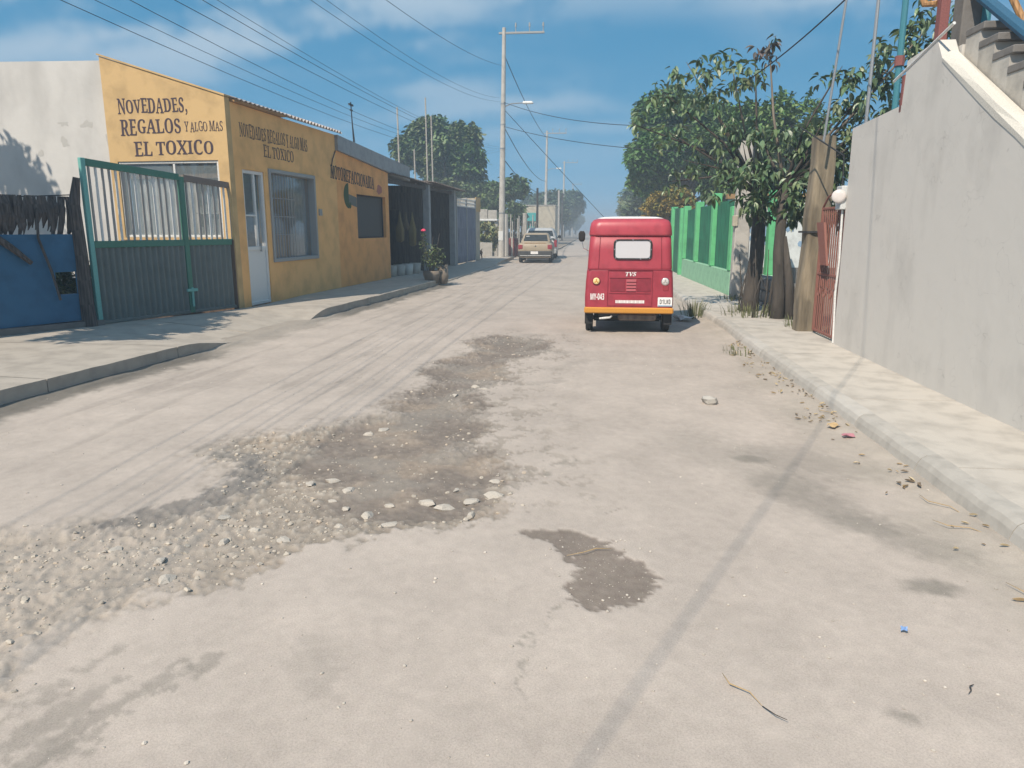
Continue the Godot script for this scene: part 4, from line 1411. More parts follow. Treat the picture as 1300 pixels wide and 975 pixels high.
func far_end() -> void:
	utility_pole(Vector3(-4.22, 0.1, -36.9), 10.7, 0.16, "nearest and tallest concrete utility pole, with a street lamp arm", true, true)
	utility_pole(Vector3(-4.15, 0.0, -75.0), 10.9, 0.1, "second concrete utility pole, beyond the parked cars", true, false)
	utility_pole(Vector3(-3.45, 0.0, -108.0), 10.9, 0.1, "third concrete utility pole, small beyond the cream building", false, false)
	utility_pole(Vector3(-3.1, 0.0, -160.0), 10.9, 0.0, "farthest utility pole, tiny at the end of the street", false, false)
	for k in 5:
		var p := thing("fence_post", ["dark wooden pole in front of the cream building", "pale round pole beside the second utility pole", "short pale pole among the far trees", "white gate pillar beside the nearest utility pole", "second grey gate pillar standing behind the silver van"][k], "post")
		var st := new_st()
		var q: Array = [[Vector3(-3.3, 0, -50.0), 4.2, 0.08, M.dark_wood], [Vector3(-3.0, 0, -80.0), 5.5, 0.13, M.concrete], [Vector3(-2.9, 0, -88.0), 5.6, 0.12, M.dark_wood], [Vector3(-4.4, 0, -40.5), 2.35, 0.17, M.pale_concrete], [Vector3(-3.75, 0, -45.5), 2.5, 0.16, M.concrete]][k]
		cyl(st, q[0] + Vector3(0, -0.1, 0), q[0] + Vector3(0, q[1], 0), q[2], q[2] * 0.85, 10)
		obj("shaft", st, q[3], p)
	# an open roofed terrace and its garden wall
	var te := thing("terrace", "unfinished concrete terrace slab on posts above a low wall", "terrace", Vector3(0, 0, -43))
	var st := new_st()
	cbox(st, Vector3(-7.4, 2.0, -2.0), Vector3(-5.15, 2.12, 0.0), 0.02)
	obj("slab", st, M.white_paint, te)
	st = new_st()
	for k in 4:
		cbox(st, Vector3(-7.35 + 0.55 * k, 2.124, -0.25), Vector3(-6.83 + 0.55 * k, 2.66 - 0.05 * (k % 2), -0.08), 0.015)
	obj("parapet_block", st, M.concrete, te)
	for x in [-7.2, -5.25]:
		st = new_st()
		cbox(st, Vector3(x - 0.1, -0.1, -0.35), Vector3(x + 0.1, 1.998, -0.15), 0.015)
		obj("post", st, M.concrete, te)
	var gw := thing("garden_wall", "low rough wall in front of the terrace garden", "wall", Vector3(0, 0, -38.6))
	st = new_st()
	wall_run(st, -7.4, -4.9, -0.1, 0.95, 0.85, -0.2, 0.0)
	obj("wall", st, M.concrete, gw)
	var rg := thing("red_gate", "low dull red sheet gate between white pillars beside the parked cars", "gate", Vector3(-4.75, 0, -41.5))
	for k in 6:
		st = new_st()
		cbox(st, Vector3(0.14 * k + (0.1 if k > 3 else 0.0), 0.05, 0), Vector3(0.14 * k + 0.13 + (0.1 if k > 3 else 0.0), 1.05, 0.03), 0.004)
		obj("board", st, M.red_gate, rg)
	st = new_st()
	cbox(st, Vector3(0.56, -0.05, -0.02), Vector3(0.65, 1.12, 0.05), 0.006)
	obj("gate_post", st, M.pale_concrete, rg)
	var pf := thing("stick_fence", "grey fence of upright sticks behind the red gate", "fence", Vector3(-5.0, 0, -44.0))
	for k in 16:
		st = new_st()
		var x := 0.13 * k
		cyl(st, Vector3(x, -0.1, 0), Vector3(x + rng.randf_range(-0.04, 0.04), rng.randf_range(1.7, 2.4), 0), 0.045, 0.035, 6)
		obj("stick", st, M.concrete if k % 3 else M.dark_wood, pf)
	var cb := thing("cream_building", "plain cream block building with a teal sign, far along the street", "building", Vector3(0, 0, -70))
	st = new_st()
	wall_run(st, -6.1, -2.95, -0.1, 3.55, 3.65, -6.0, 0.0, [[-5.7, -4.9, -0.1, 2.2]])
	obj("wall", st, M.cream_wall, cb)
	st = new_st()
	box(st, Vector3(-6.15, 3.651, -6.05), Vector3(-2.9, 3.72, 0.05))
	obj("roof_slab", st, M.pale_concrete, cb)
	st = new_st()
	cbox(st, Vector3(-5.55, 2.25, 0.02), Vector3(-4.75, 3.0, 0.10), 0.01)
	obj("sign_board", st, M.teal_sign, cb)
	st = new_st()
	box(st, Vector3(-5.68, 0.0, -0.4), Vector3(-4.92, 2.2, -0.3))
	obj("door", st, M.teal_sign, cb)
	for k in 3:
		var j := thing("white_drum", ["white plastic drum standing tallest by the cream building", "second white plastic drum before the cream building", "short pale drum at the end of the drums"][k], "drum", Vector3(-4.9 + 0.55 * k, 0, -69.2))
		st = new_st()
		loft(st, [circle(Vector3(0, 0, 0), Basis(), 0.22, 12), circle(Vector3(0, 0.1, 0), Basis(), 0.25, 12), circle(Vector3(0, 1.5 - 0.2 * k, 0), Basis(), 0.25, 12), circle(Vector3(0, 1.62 - 0.2 * k, 0), Basis(), 0.12, 12)])
		obj("body", st, M.white_paint if k < 2 else M.cream_wall, j)
	var vg := thing("verge", "weedy concrete verge beyond the parked cars", "verge")
	vg.set_meta("kind", "structure")
	st = new_st()
	walk_slab(st, 45.0, 120.0, func(d: float) -> float: return -6.0, func(d: float) -> float: return line_at(KERB_L, -d) - 0.05, func(d: float, s: float) -> float: return 0.12, 12)
	obj("slab", st, M.soil, vg)

# ------------------------------------------------------------------ vehicles
func wheel(parent: Node, at: Vector3, r: float, w: float, rim_m: Material) -> void:
	var wh := Node3D.new()
	wh.name = numbered("wheel", parent)
	parent.add_child(wh)
	wh.position = at
	var st := new_st(true)
	var f := frame_of(Vector3(1, 0, 0))
	loft(st, [circle(Vector3(-w / 2, 0, 0), f, r * 0.62, 24), circle(Vector3(-w / 2, 0, 0), f, r * 0.9, 24), circle(Vector3(-w * 0.38, 0, 0), f, r, 24), circle(Vector3(w * 0.38, 0, 0), f, r, 24), circle(Vector3(w / 2, 0, 0), f, r * 0.9, 24), circle(Vector3(w / 2, 0, 0), f, r * 0.62, 24)])
	obj("tyre", st, M.rubber, wh)
	st = new_st()
	loft(st, [circle(Vector3(-w * 0.52, 0, 0), f, r * 0.25, 16), circle(Vector3(-w * 0.45, 0, 0), f, r * 0.6, 16), circle(Vector3(w * 0.45, 0, 0), f, r * 0.6, 16), circle(Vector3(w * 0.52, 0, 0), f, r * 0.25, 16)])
	obj("rim", st, rim_m, wh)

func panel(st: SurfaceTool, p: Array, n: Vector3, t: float) -> void:   # four corners counter-clockwise, pushed out along n
	hexa(st, [p[0], p[1], p[1] + n * t, p[0] + n * t, p[3], p[2], p[2] + n * t, p[3] + n * t])

func vehicles() -> void:
	var tk := thing("tuk_tuk", "red three-wheeled taxi seen from behind, with a yellow bumper and white rear window", "tuk tuk", Vector3(0.655, 0.0, -11.22), -0.012)
	var back := func(y: float) -> float: return -0.045 * (y - 0.41)
	var ring := func(y: float, hx: float, zf: float, r: float) -> PackedVector3Array:
		var zr: float = back.call(y)
		return rrect(0, y, (zr + zf) / 2, hx, (zr - zf) / 2, r, 4)
	var st := new_st(true)
	loft(st, [ring.call(0.33, 0.60, -2.15, 0.05), ring.call(0.42, 0.662, -2.25, 0.06), ring.call(0.55, 0.664, -2.3, 0.06), ring.call(0.80, 0.652, -2.3, 0.065), ring.call(0.95, 0.640, -2.25, 0.07), ring.call(0.972, 0.625, -2.2, 0.07)])
	obj("body", st, M.tuk_red, tk)
	st = new_st(true)
	loft(st, [ring.call(0.973, 0.628, -1.05, 0.08), ring.call(1.0, 0.632, -1.05, 0.09), ring.call(1.25, 0.618, -1.05, 0.10), ring.call(1.49, 0.600, -1.05, 0.11)])
	obj("hood", st, M.tuk_hood, tk)
	st = new_st(true)
	var cap := func(y: float, hx: float, zr: float, zf: float, r: float) -> PackedVector3Array: return rrect(0, y, (zr + zf) / 2, hx, (zr - zf) / 2, r, 5)
	loft(st, [cap.call(1.470, 0.596, -0.05, -2.02, 0.13), cap.call(1.476, 0.614, -0.025, -2.05, 0.14), cap.call(1.50, 0.616, -0.022, -2.05, 0.14), cap.call(1.60, 0.606, -0.030, -2.04, 0.15), cap.call(1.66, 0.592, -0.042, -2.02, 0.15), cap.call(1.702, 0.56, -0.075, -1.98, 0.17), cap.call(1.728, 0.49, -0.15, -1.9, 0.2)])
	obj("roof", st, M.tuk_cap, tk)
	st = new_st(true)
	loft(st, [cap.call(1.726, 0.50, -0.135, -1.93, 0.2), cap.call(1.738, 0.47, -0.16, -1.9, 0.2), cap.call(1.752, 0.40, -0.22, -1.84, 0.2), cap.call(1.758, 0.25, -0.4, -1.7, 0.15)])
	obj("roof_cover", st, M.print_white, tk)
	st = new_st()   # stitched hem, side seams and a drip rail on the hood
	cbox(st, Vector3(-0.615, 0.965, -0.05), Vector3(0.615, 0.981, -0.018), 0.004)
	for s in [-1, 1]: hexa(st, [Vector3(0.47 * s - 0.004, 0.985, -0.015), Vector3(0.47 * s + 0.004, 0.985, -0.015), Vector3(0.47 * s + 0.004, 0.985, -0.04), Vector3(0.47 * s - 0.004, 0.985, -0.04), Vector3(0.45 * s - 0.004, 1.47, -0.041), Vector3(0.45 * s + 0.004, 1.47, -0.041), Vector3(0.45 * s + 0.004, 1.47, -0.07), Vector3(0.45 * s - 0.004, 1.47, -0.07)])
	obj("seam", st, M.tuk_dark_red, tk)
	# rear window: rubber rim with studs and a pane painted pale for bright light
	var win := Node3D.new()
	win.name = "rear_window"
	tk.add_child(win)
	win.position = Vector3(0.035, 1.272, -0.034)
	win.rotation.x = -0.045
	st = new_st()
	var outer := PackedVector2Array()
	var inner := PackedVector2Array()
	for q in 4:
		for i in 5:
			var a := (q + i / 4.0) * PI / 2
			var s := Vector2([1, -1, -1, 1][q], [1, 1, -1, -1][q])
			outer.append(s * Vector2(0.285 - 0.07, 0.150 - 0.06) + Vector2(cos(a), sin(a)) * Vector2(0.07, 0.06))
			inner.append(s * Vector2(0.258 - 0.05, 0.128 - 0.045) + Vector2(cos(a), sin(a)) * Vector2(0.05, 0.045))
	for i in outer.size():
		var j := (i + 1) % outer.size()
		var o0 := Vector3(outer[i].x, outer[i].y, 0.0)
		var o1 := Vector3(outer[j].x, outer[j].y, 0.0)
		var i0 := Vector3(inner[i].x, inner[i].y, 0.0)
		var i1 := Vector3(inner[j].x, inner[j].y, 0.0)
		var up := Vector3(0, 0, 0.014)
		quad(st, o0 + up, o1 + up, i1 + up, i0 + up)
		quad(st, o0 - up, o1 - up, o1 + up, o0 + up)
		quad(st, i1 - up, i0 - up, i0 + up, i1 + up)
	obj("rubber_rim", st, M.rubber, win)
	st = new_st()
	prism(st, inner, -0.004, 0.006)
	obj("pane", st, M.pale_pane, win)
	st = new_st()
	for q in [[-0.25, 0.125], [0.25, 0.125], [-0.25, -0.125], [0.25, -0.125], [-0.272, 0.0], [0.272, 0.0], [0.0, 0.14], [0.12, -0.14]]:
		disc(st, Vector3(q[0], q[1], 0.012), Vector3(0, 0, 1), 0.009, 0.008, 8)
	obj("stud", st, M.chrome, win)
	# engine lid: pressed panels and louvres
	var lid := Node3D.new()
	lid.name = "engine_lid"
	tk.add_child(lid)
	lid.position = Vector3(0, 0.41, 0.0)
	lid.rotation.x = -0.045
	st = new_st()
	for q in [[-0.325, 0.02, -0.317, 0.552], [0.338, 0.02, 0.346, 0.552], [-0.316, 0.545, 0.337, 0.552], [-0.30, 0.435, 0.32, 0.445], [-0.316, 0.02, 0.337, 0.027], [-0.30, 0.205, 0.32, 0.213]]:
		cbox(st, Vector3(q[0], q[1], -0.004), Vector3(q[2], q[3], 0.010), 0.003)
	obj("pressed_edge", st, M.tuk_dark_red, lid)
	for q in [[-0.285, -0.062], [0.115, 0.325]]:
		st = new_st()
		cbox(st, Vector3(q[0], 0.235, -0.004), Vector3(q[1], 0.425, 0.006), 0.004)
		obj("pressed_panel", st, M.tuk_dark_red, lid)
	for k in 4:
		st = new_st()
		var y := 0.245 + 0.046 * k
		hexa(st, [Vector3(-0.045, y, 0.018), Vector3(0.10, y, 0.018), Vector3(0.10, y, -0.002), Vector3(-0.045, y, -0.002), Vector3(-0.045, y + 0.038, 0.003), Vector3(0.10, y + 0.038, 0.003), Vector3(0.10, y + 0.038, -0.002), Vector3(-0.045, y + 0.038, -0.002)])
		obj("louvre", st, M.tuk_red, lid)
	put(obj("lettering", lettering("TVS", serif(true), 0.165, 0.060, 0.006, 0.0, 0.25), M.print_white, lid), Vector3(-0.065, 0.468, 0.006))
	put(obj("lettering", lettering("MY-043", sans(true), 0.215, 0.095, 0.002, 0.0), M.print_white, lid), Vector3(-0.585, 0.11, 0.004))
	st = new_st()
	var x := -0.20
	while x < 0.215:   # a line of print too small to read
		var w := rng.randf_range(0.010, 0.020)
		box(st, Vector3(x, 0.062, 0.002), Vector3(x + w, 0.107, 0.005))
		x += w + 0.005
	obj("print_line", st, M.print_white, lid)
	var pl := Node3D.new()
	pl.name = "number_plate"
	lid.add_child(pl)
	st = new_st()
	cbox(st, Vector3(0.43, 0.018, 0.004), Vector3(0.645, 0.155, 0.012), 0.004)
	obj("plate", st, M.print_white, pl)
	put(obj("lettering", lettering("D1LK0", sans(true), 0.165, 0.07, 0.003, 0.0), M.print_dark, pl), Vector3(0.455, 0.055, 0.0135))
	st = new_st()
	box(st, Vector3(0.435, 0.022, 0.0121), Vector3(0.64, 0.038, 0.0135))
	obj("blue_strip", st, M.mural_blue, pl)
	for s in 2:
		var tl := Node3D.new()
		tl.name = numbered("tail_light", tk)
		tk.add_child(tl)
		tl.position = Vector3([-0.495, 0.530][s], 0.80, -0.018)
		st = new_st(true)
		disc(st, Vector3.ZERO, Vector3(0, 0, 1), 0.060, 0.02, 22)
		obj("bezel", st, M.chrome if s == 1 else M.tuk_dark_red, tl)
		st = new_st(true)
		disc(st, Vector3(0, 0.004, 0.017), Vector3(0, 0, 1), 0.049, 0.014, 20)
		obj("lens", st, M.lens_clear if s == 1 else M.lens_cream, tl)
		st = new_st()
		for q in [[0.0, 0.022], [-0.02, -0.012], [0.02, -0.012], [0.0, 0.0]]: disc(st, Vector3(q[0], q[1], 0.028), Vector3(0, 0, 1), 0.011, 0.006, 10)
		obj("bulb_mark", st, M.gray_frame if s == 1 else M.bumper_yellow, tl)
	st = new_st()
	cbox(st, Vector3(0.50, 0.66, -0.02), Vector3(0.585, 0.74, -0.004), 0.006)
	obj("reflector", st, M.lens_red, tk)
	st = new_st()
	cbox(st, Vector3(-0.67, 0.318, -0.10), Vector3(0.668, 0.408, 0.035), 0.016)
	obj("bumper", st, M.bumper_yellow, tk)
	for s in [-1, 1]:
		wheel(tk, Vector3(0.59 * s, 0.205, -0.42), 0.205, 0.115, M.gray_frame)
		st = new_st()
		cbox(st, Vector3(0.60 * s - 0.06, 0.14, -0.115), Vector3(0.60 * s + 0.06, 0.33, -0.105), 0.003)
		obj("mud_flap", st, M.rubber, tk)
	wheel(tk, Vector3(0, 0.205, -2.25), 0.205, 0.10, M.gray_frame)
	st = new_st()
	cyl(st, Vector3(-0.56, 0.205, -0.42), Vector3(0.56, 0.205, -0.42), 0.035, 0.035, 8)
	box(st, Vector3(-0.45, 0.26, -1.9), Vector3(0.45, 0.328, -0.12))
	box(st, Vector3(-0.52, 0.13, -0.66), Vector3(0.52, 0.325, -0.60))  # dark panel added for the shade beneath the bumper
	obj("chassis_and_shade_panel", st, M.car_black, tk)
	st = new_st()
	cbox(st, Vector3(-0.15, 0.20, -0.55), Vector3(0.42, 0.30, -0.06), 0.02)
	obj("engine_cover", st, M.rusty_sheet, tk)
	st = new_st()
	tube(st, [Vector3(-0.44, 0.235, 0.0), Vector3(-0.34, 0.245, -0.01), Vector3(-0.28, 0.25, -0.02), Vector3(-0.25, 0.275, -0.04)], [0.014, 0.018, 0.016], 8)
	obj("exhaust", st, M.alu, tk)
	for s in [-1, 1]:
		st = new_st()
		cyl(st, Vector3(0.58 * s, 0.97, -2.1), Vector3(0.56 * s, 1.5, -1.95), 0.022, 0.022, 8)
		obj("roof_post", st, M.rubber, tk)
	st = new_st()
	hexa(st, [Vector3(-0.56, 0.97, -2.12), Vector3(0.56, 0.97, -2.12), Vector3(0.56, 0.97, -2.126), Vector3(-0.56, 0.97, -2.126), Vector3(-0.54, 1.48, -1.97), Vector3(0.54, 1.48, -1.97), Vector3(0.54, 1.48, -1.976), Vector3(-0.54, 1.48, -1.976)])
	obj("windscreen", st, M.glass, tk)
	st = new_st(true)
	loft(st, [rrect(0, 0.30, -2.35, 0.25, 0.25, 0.15), rrect(0, 0.45, -2.35, 0.36, 0.33, 0.2), rrect(0, 0.80, -2.3, 0.40, 0.30, 0.2), rrect(0, 0.96, -2.2, 0.38, 0.2, 0.15)])
	obj("nose", st, M.tuk_red, tk)
	st = new_st()
	cbox(st, Vector3(-0.5, 0.974, -1.5), Vector3(0.5, 1.10, -1.1), 0.03)
	obj("seat", st, M.rubber, tk)
	for s in [-1]:
		var mi := Node3D.new()
		mi.name = numbered("mirror", tk)
		tk.add_child(mi)
		mi.position = Vector3(0.76 * s, 1.44, -1.9)
		st = new_st(true)
		loft(st, [rrect(0, -0.085, 0, 0.03, 0.015, 0.012), rrect(0, -0.05, 0, 0.055, 0.02, 0.016), rrect(0, 0.05, 0, 0.06, 0.02, 0.016), rrect(0, 0.095, 0, 0.035, 0.015, 0.012)])
		obj("shell", st, M.rubber, mi)
		st = new_st()
		tube(st, [Vector3(0, -0.07, 0), Vector3(-0.03 * s, -0.2, 0), Vector3(-0.22 * s, -0.3, -0.05)], [0.008], 6)
		obj("arm", st, M.chrome, mi)
	# --- the old saloon
	var car := thing("parked_car", "old beige saloon car with black bumper, parked behind the silver van", "car", Vector3(-2.36, 0.0, -34.35), 0.02)
	var rr := func(y: float, hx: float, zr: float, zf: float, r: float) -> PackedVector3Array: return rrect(0, y, (zr + zf) / 2, hx, (zr - zf) / 2, r, 4)
	st = new_st(true)
	loft(st, [rr.call(0.24, 0.72, -0.10, -3.9, 0.1), rr.call(0.36, 0.79, -0.02, -4.05, 0.12), rr.call(0.62, 0.81, 0.0, -4.1, 0.13), rr.call(0.82, 0.79, -0.02, -4.05, 0.13), rr.call(0.91, 0.74, -0.07, -3.95, 0.12), rr.call(0.93, 0.68, -0.13, -3.85, 0.12)])
	obj("body", st, M.beige_paint, car)
	st = new_st(true)
	loft(st, [rr.call(0.92, 0.70, -0.50, -3.05, 0.12), rr.call(1.0, 0.69, -0.58, -2.95, 0.12), rr.call(1.28, 0.59, -0.92, -2.45, 0.12), rr.call(1.345, 0.55, -1.0, -2.3, 0.12), rr.call(1.37, 0.45, -1.12, -2.15, 0.1)])
	obj("cabin", st, M.beige_paint, car)
	st = new_st()
	panel(st, [Vector3(-0.57, 1.0, -0.575), Vector3(0.57, 1.0, -0.575), Vector3(0.50, 1.28, -0.915), Vector3(-0.50, 1.28, -0.915)], Vector3(0, 0.6, 0.75), 0.02)
	obj("rear_window", st, M.car_glass, car)
	st = new_st()
	box(st, Vector3(-0.46, 1.21, -0.805), Vector3(-0.3, 1.235, -0.80))
	obj("sticker", st, M.print_white, car)
	for s in [-1, 1]:
		st = new_st()
		panel(st, [Vector3(0.685 * s, 1.0, -0.80), Vector3(0.685 * s, 1.0, -2.75), Vector3(0.60 * s, 1.27, -2.35), Vector3(0.60 * s, 1.27, -1.05)], Vector3(s, 0.25, 0), 0.015)
		obj("side_window", st, M.car_glass, car)
		st = new_st()
		cbox(st, Vector3(0.68 * s - 0.105, 0.64, -0.10), Vector3(0.68 * s + 0.105, 0.84, 0.012), 0.02)
		obj("tail_light", st, M.lens_red, car)
		for z in [-0.75, -3.2]: wheel(car, Vector3(0.70 * s, 0.28, z), 0.28, 0.17, M.gray_frame)
		st = new_st()
		cbox(st, Vector3(0.80 * s - 0.06, 0.98, -2.75), Vector3(0.80 * s + 0.06, 1.08, -2.65), 0.02)
		obj("wing_mirror", st, M.car_black, car)
	st = new_st()
	cbox(st, Vector3(-0.80, 0.30, -0.25), Vector3(0.80, 0.56, 0.05), 0.03)
	obj("bumper", st, M.car_black, car)
	st = new_st()
	cbox(st, Vector3(-0.70, 0.335, 0.04), Vector3(0.72, 0.36, 0.056), 0.004)
	obj("bumper_trim", st, M.alu, car)
	st = new_st()
	cbox(st, Vector3(-0.20, 0.42, 0.045), Vector3(0.14, 0.54, 0.058), 0.004)
	obj("number_plate", st, M.print_white, car)
	st = new_st()
	cbox(st, Vector3(-0.50, 0.905, -0.10), Vector3(0.50, 0.93, -0.055), 0.005)
	obj("boot_lip", st, M.bamboo, car)
	st = new_st()
	disc(st, Vector3(0.02, 0.78, -0.02), Vector3(0, 0.1, 1), 0.035, 0.02, 12)
	obj("boot_lock", st, M.car_black, car)
	# --- the van in front of it
	var van := thing("parked_van", "silver people carrier parked ahead of the beige saloon", "van", Vector3(-2.42, 0.0, -39.0), 0.02)
	st = new_st(true)
	loft(st, [rr.call(0.28, 0.80, -0.10, -4.3, 0.12), rr.call(0.42, 0.87, 0.0, -4.45, 0.14), rr.call(0.80, 0.88, 0.0, -4.5, 0.15), rr.call(0.98, 0.86, -0.03, -4.3, 0.15)])
	obj("body", st, M.silver_paint, van)
	st = new_st(true)
	loft(st, [rr.call(0.97, 0.86, -0.03, -3.6, 0.15), rr.call(1.1, 0.85, -0.06, -3.4, 0.15), rr.call(1.45, 0.72, -0.28, -2.7, 0.15), rr.call(1.57, 0.66, -0.36, -2.4, 0.15), rr.call(1.61, 0.52, -0.5, -2.2, 0.14)])
	obj("cabin", st, M.silver_paint, van)
	st = new_st()
	panel(st, [Vector3(-0.74, 1.02, -0.045), Vector3(0.74, 1.02, -0.045), Vector3(0.62, 1.46, -0.285), Vector3(-0.62, 1.46, -0.285)], Vector3(0, 0.4, 0.9), 0.02)
	obj("rear_window", st, M.car_glass, van)
	for s in [-1, 1]:
		st = new_st()
		panel(st, [Vector3(0.85 * s, 1.05, -0.35), Vector3(0.85 * s, 1.05, -3.1), Vector3(0.735 * s, 1.43, -2.65), Vector3(0.735 * s, 1.43, -0.5)], Vector3(s, 0.3, 0), 0.015)
		obj("side_window", st, M.car_glass, van)
		st = new_st()
		cbox(st, Vector3(0.80 * s - 0.08, 0.62, -0.08), Vector3(0.80 * s + 0.08, 1.0, 0.014), 0.02)
		obj("tail_light", st, M.lens_red, van)
		for z in [-0.8, -3.5]: wheel(van, Vector3(0.76 * s, 0.30, z), 0.30, 0.19, M.gray_frame)
		st = new_st()
		cbox(st, Vector3(0.96 * s - 0.09, 1.05, -2.95), Vector3(0.96 * s + 0.09, 1.2, -2.85), 0.02)
		obj("wing_mirror", st, M.car_black, van)
		st = new_st()
		cyl(st, Vector3(0.56 * s, 1.62, -0.6), Vector3(0.56 * s, 1.62, -2.2), 0.018, 0.018, 6)
		obj("roof_rail", st, M.gray_frame, van)
	st = new_st()
	cbox(st, Vector3(-0.86, 0.28, -0.2), Vector3(0.86, 0.52, 0.03), 0.03)
	obj("bumper", st, M.silver_paint, van)

# ------------------------------------------------------------------ a dog, meshed as one surface round its bones
func flesh(bones: Array, cell: float, k: float) -> SurfaceTool:   # bones: [a, b, ra, rb]
	var lo := Vector3.ONE * 99
	var hi := -lo
	for b in bones:
		for q in 2:
			lo = lo.min(b[q] - Vector3.ONE * (b[2 + q] + 3 * cell))
			hi = hi.max(b[q] + Vector3.ONE * (b[2 + q] + 3 * cell))
	var n := Vector3i(((hi - lo) / cell).ceil()) + Vector3i.ONE
	var f := PackedFloat32Array()
	f.resize(n.x * n.y * n.z)
	for z in n.z:
		for y in n.y:
			for x in n.x:
				var p := lo + Vector3(x, y, z) * cell
				var s := 0.0
				for b in bones:
					var ab: Vector3 = b[1] - b[0]
					var t := clampf((p - b[0]).dot(ab) / ab.length_squared(), 0, 1)
					s += exp(-k * (p.distance_to(b[0] + ab * t) - lerpf(b[2], b[3], t)))
				f[(z * n.y + y) * n.x + x] = -log(maxf(s, 1e-30)) / k
	var at := func(x: int, y: int, z: int) -> int: return (z * n.y + y) * n.x + x
	var vid := {}
	var verts := []
	for z in n.z - 1:
		for y in n.y - 1:
			for x in n.x - 1:
				var sum := Vector3.ZERO
				var cnt := 0
				for e in [[0, 0, 0, 1, 0, 0], [0, 1, 0, 1, 1, 0], [0, 0, 1, 1, 0, 1], [0, 1, 1, 1, 1, 1], [0, 0, 0, 0, 1, 0], [1, 0, 0, 1, 1, 0], [0, 0, 1, 0, 1, 1], [1, 0, 1, 1, 1, 1], [0, 0, 0, 0, 0, 1], [1, 0, 0, 1, 0, 1], [0, 1, 0, 0, 1, 1], [1, 1, 0, 1, 1, 1]]:
					var va := f[at.call(x + e[0], y + e[1], z + e[2])]
					var vb := f[at.call(x + e[3], y + e[4], z + e[5])]
					if (va < 0) != (vb < 0):
						var t := va / (va - vb)
						sum += Vector3(x + lerpf(e[0], e[3], t), y + lerpf(e[1], e[4], t), z + lerpf(e[2], e[5], t))
						cnt += 1
				if cnt > 0:
					vid[at.call(x, y, z)] = verts.size()
					verts.append(lo + sum / cnt * cell)
	var st := new_st(true)
	for z in range(1, n.z - 1):
		for y in range(1, n.y - 1):
			for x in range(1, n.x - 1):
				var v0 := f[at.call(x, y, z)]
				for ax in 3:
					var v1 := f[at.call(x + int(ax == 0), y + int(ax == 1), z + int(ax == 2))]
					if (v0 < 0) == (v1 < 0): continue
					var u := Vector3i(0, 1, 0) if ax == 0 else (Vector3i(0, 0, 1) if ax == 1 else Vector3i(1, 0, 0))
					var w := Vector3i(0, 0, 1) if ax == 0 else (Vector3i(1, 0, 0) if ax == 1 else Vector3i(0, 1, 0))
					var c := Vector3i(x, y, z)
					var q := []
					for o in [c, c - u, c - u - w, c - w]: q.append(verts[vid[at.call(o.x, o.y, o.z)]])
					if v0 < 0: quad(st, q[0], q[1], q[2], q[3])
					else: quad(st, q[3], q[2], q[1], q[0])
	return st

# ------------------------------------------------------------------ trees and plants
func leaf_mesh(l: float, w: float, fold: float, droop: float) -> ArrayMesh:
	var st := new_st()
	var b := Vector3.ZERO
	var rows := []
	for k in 4:
		var f := (k + 1) / 4.0
		var hw: float = w / 2 * [0.72, 1.0, 0.70, 0.0][k]
		var y := -droop * f * f
		rows.append([Vector3(-hw, y + fold * hw / w, l * f), Vector3(0, y - fold * 0.2, l * f), Vector3(hw, y + fold * hw / w, l * f)])
	tri(st, b, rows[0][1], rows[0][0])
	tri(st, b, rows[0][2], rows[0][1])
	for k in 2:
		var p: Array = rows[k]
		var q: Array = rows[k + 1]
		quad(st, p[0], p[1], q[1], q[0])
		quad(st, p[1], p[2], q[2], q[1])
	tri(st, rows[2][0], rows[2][1], rows[3][1])
	tri(st, rows[2][1], rows[2][2], rows[3][1])
	st.generate_normals()
	return st.commit()

func spray_mesh(n: int, r: float, l: float, w: float) -> ArrayMesh:   # a twig's worth of leaves
	var st := SurfaceTool.new()
	var leaf := leaf_mesh(l, w, 0.02, l * 0.25)
	for i in n:
		var d := Vector3(rng.randf_range(-1, 1), rng.randf_range(-0.7, 0.8), rng.randf_range(-1, 1))
		var b := Basis.from_euler(Vector3(rng.randf_range(-0.9, 0.9), rng.randf_range(0, TAU), rng.randf_range(-0.8, 0.8)))
		st.append_from(leaf, 0, Transform3D(b, d.normalized() * r * rng.randf_range(0.15, 1.0)))
	return st.commit()

func scatter(called: String, parent: Node, mesh: Mesh, m: Material, xf: Array, cols: Array) -> MultiMeshInstance3D:
	var mm := MultiMesh.new()
	mm.transform_format = MultiMesh.TRANSFORM_3D
	mm.use_colors = true
	mm.mesh = mesh
	mm.instance_count = xf.size()
	for i in xf.size():
		mm.set_instance_transform(i, xf[i])
		mm.set_instance_color(i, cols[i])
	var o := MultiMeshInstance3D.new()
	o.multimesh = mm
	o.material_override = m
	o.name = numbered(called, parent)
	parent.add_child(o, true)
	return o

func tint(base: Color, spread: float) -> Color:
	var k := 1.0 + rng.randf_range(-spread, spread)
	return Color(base.r * k * (1 + rng.randf_range(-0.12, 0.22)), base.g * k, base.b * k * (1 + rng.randf_range(-0.2, 0.1)))

func rand_dir() -> Vector3:
	var z := rng.randf_range(-1, 1)
	var a := rng.randf_range(0, TAU)
	var s := sqrt(1 - z * z)
	return Vector3(cos(a) * s, z, sin(a) * s)

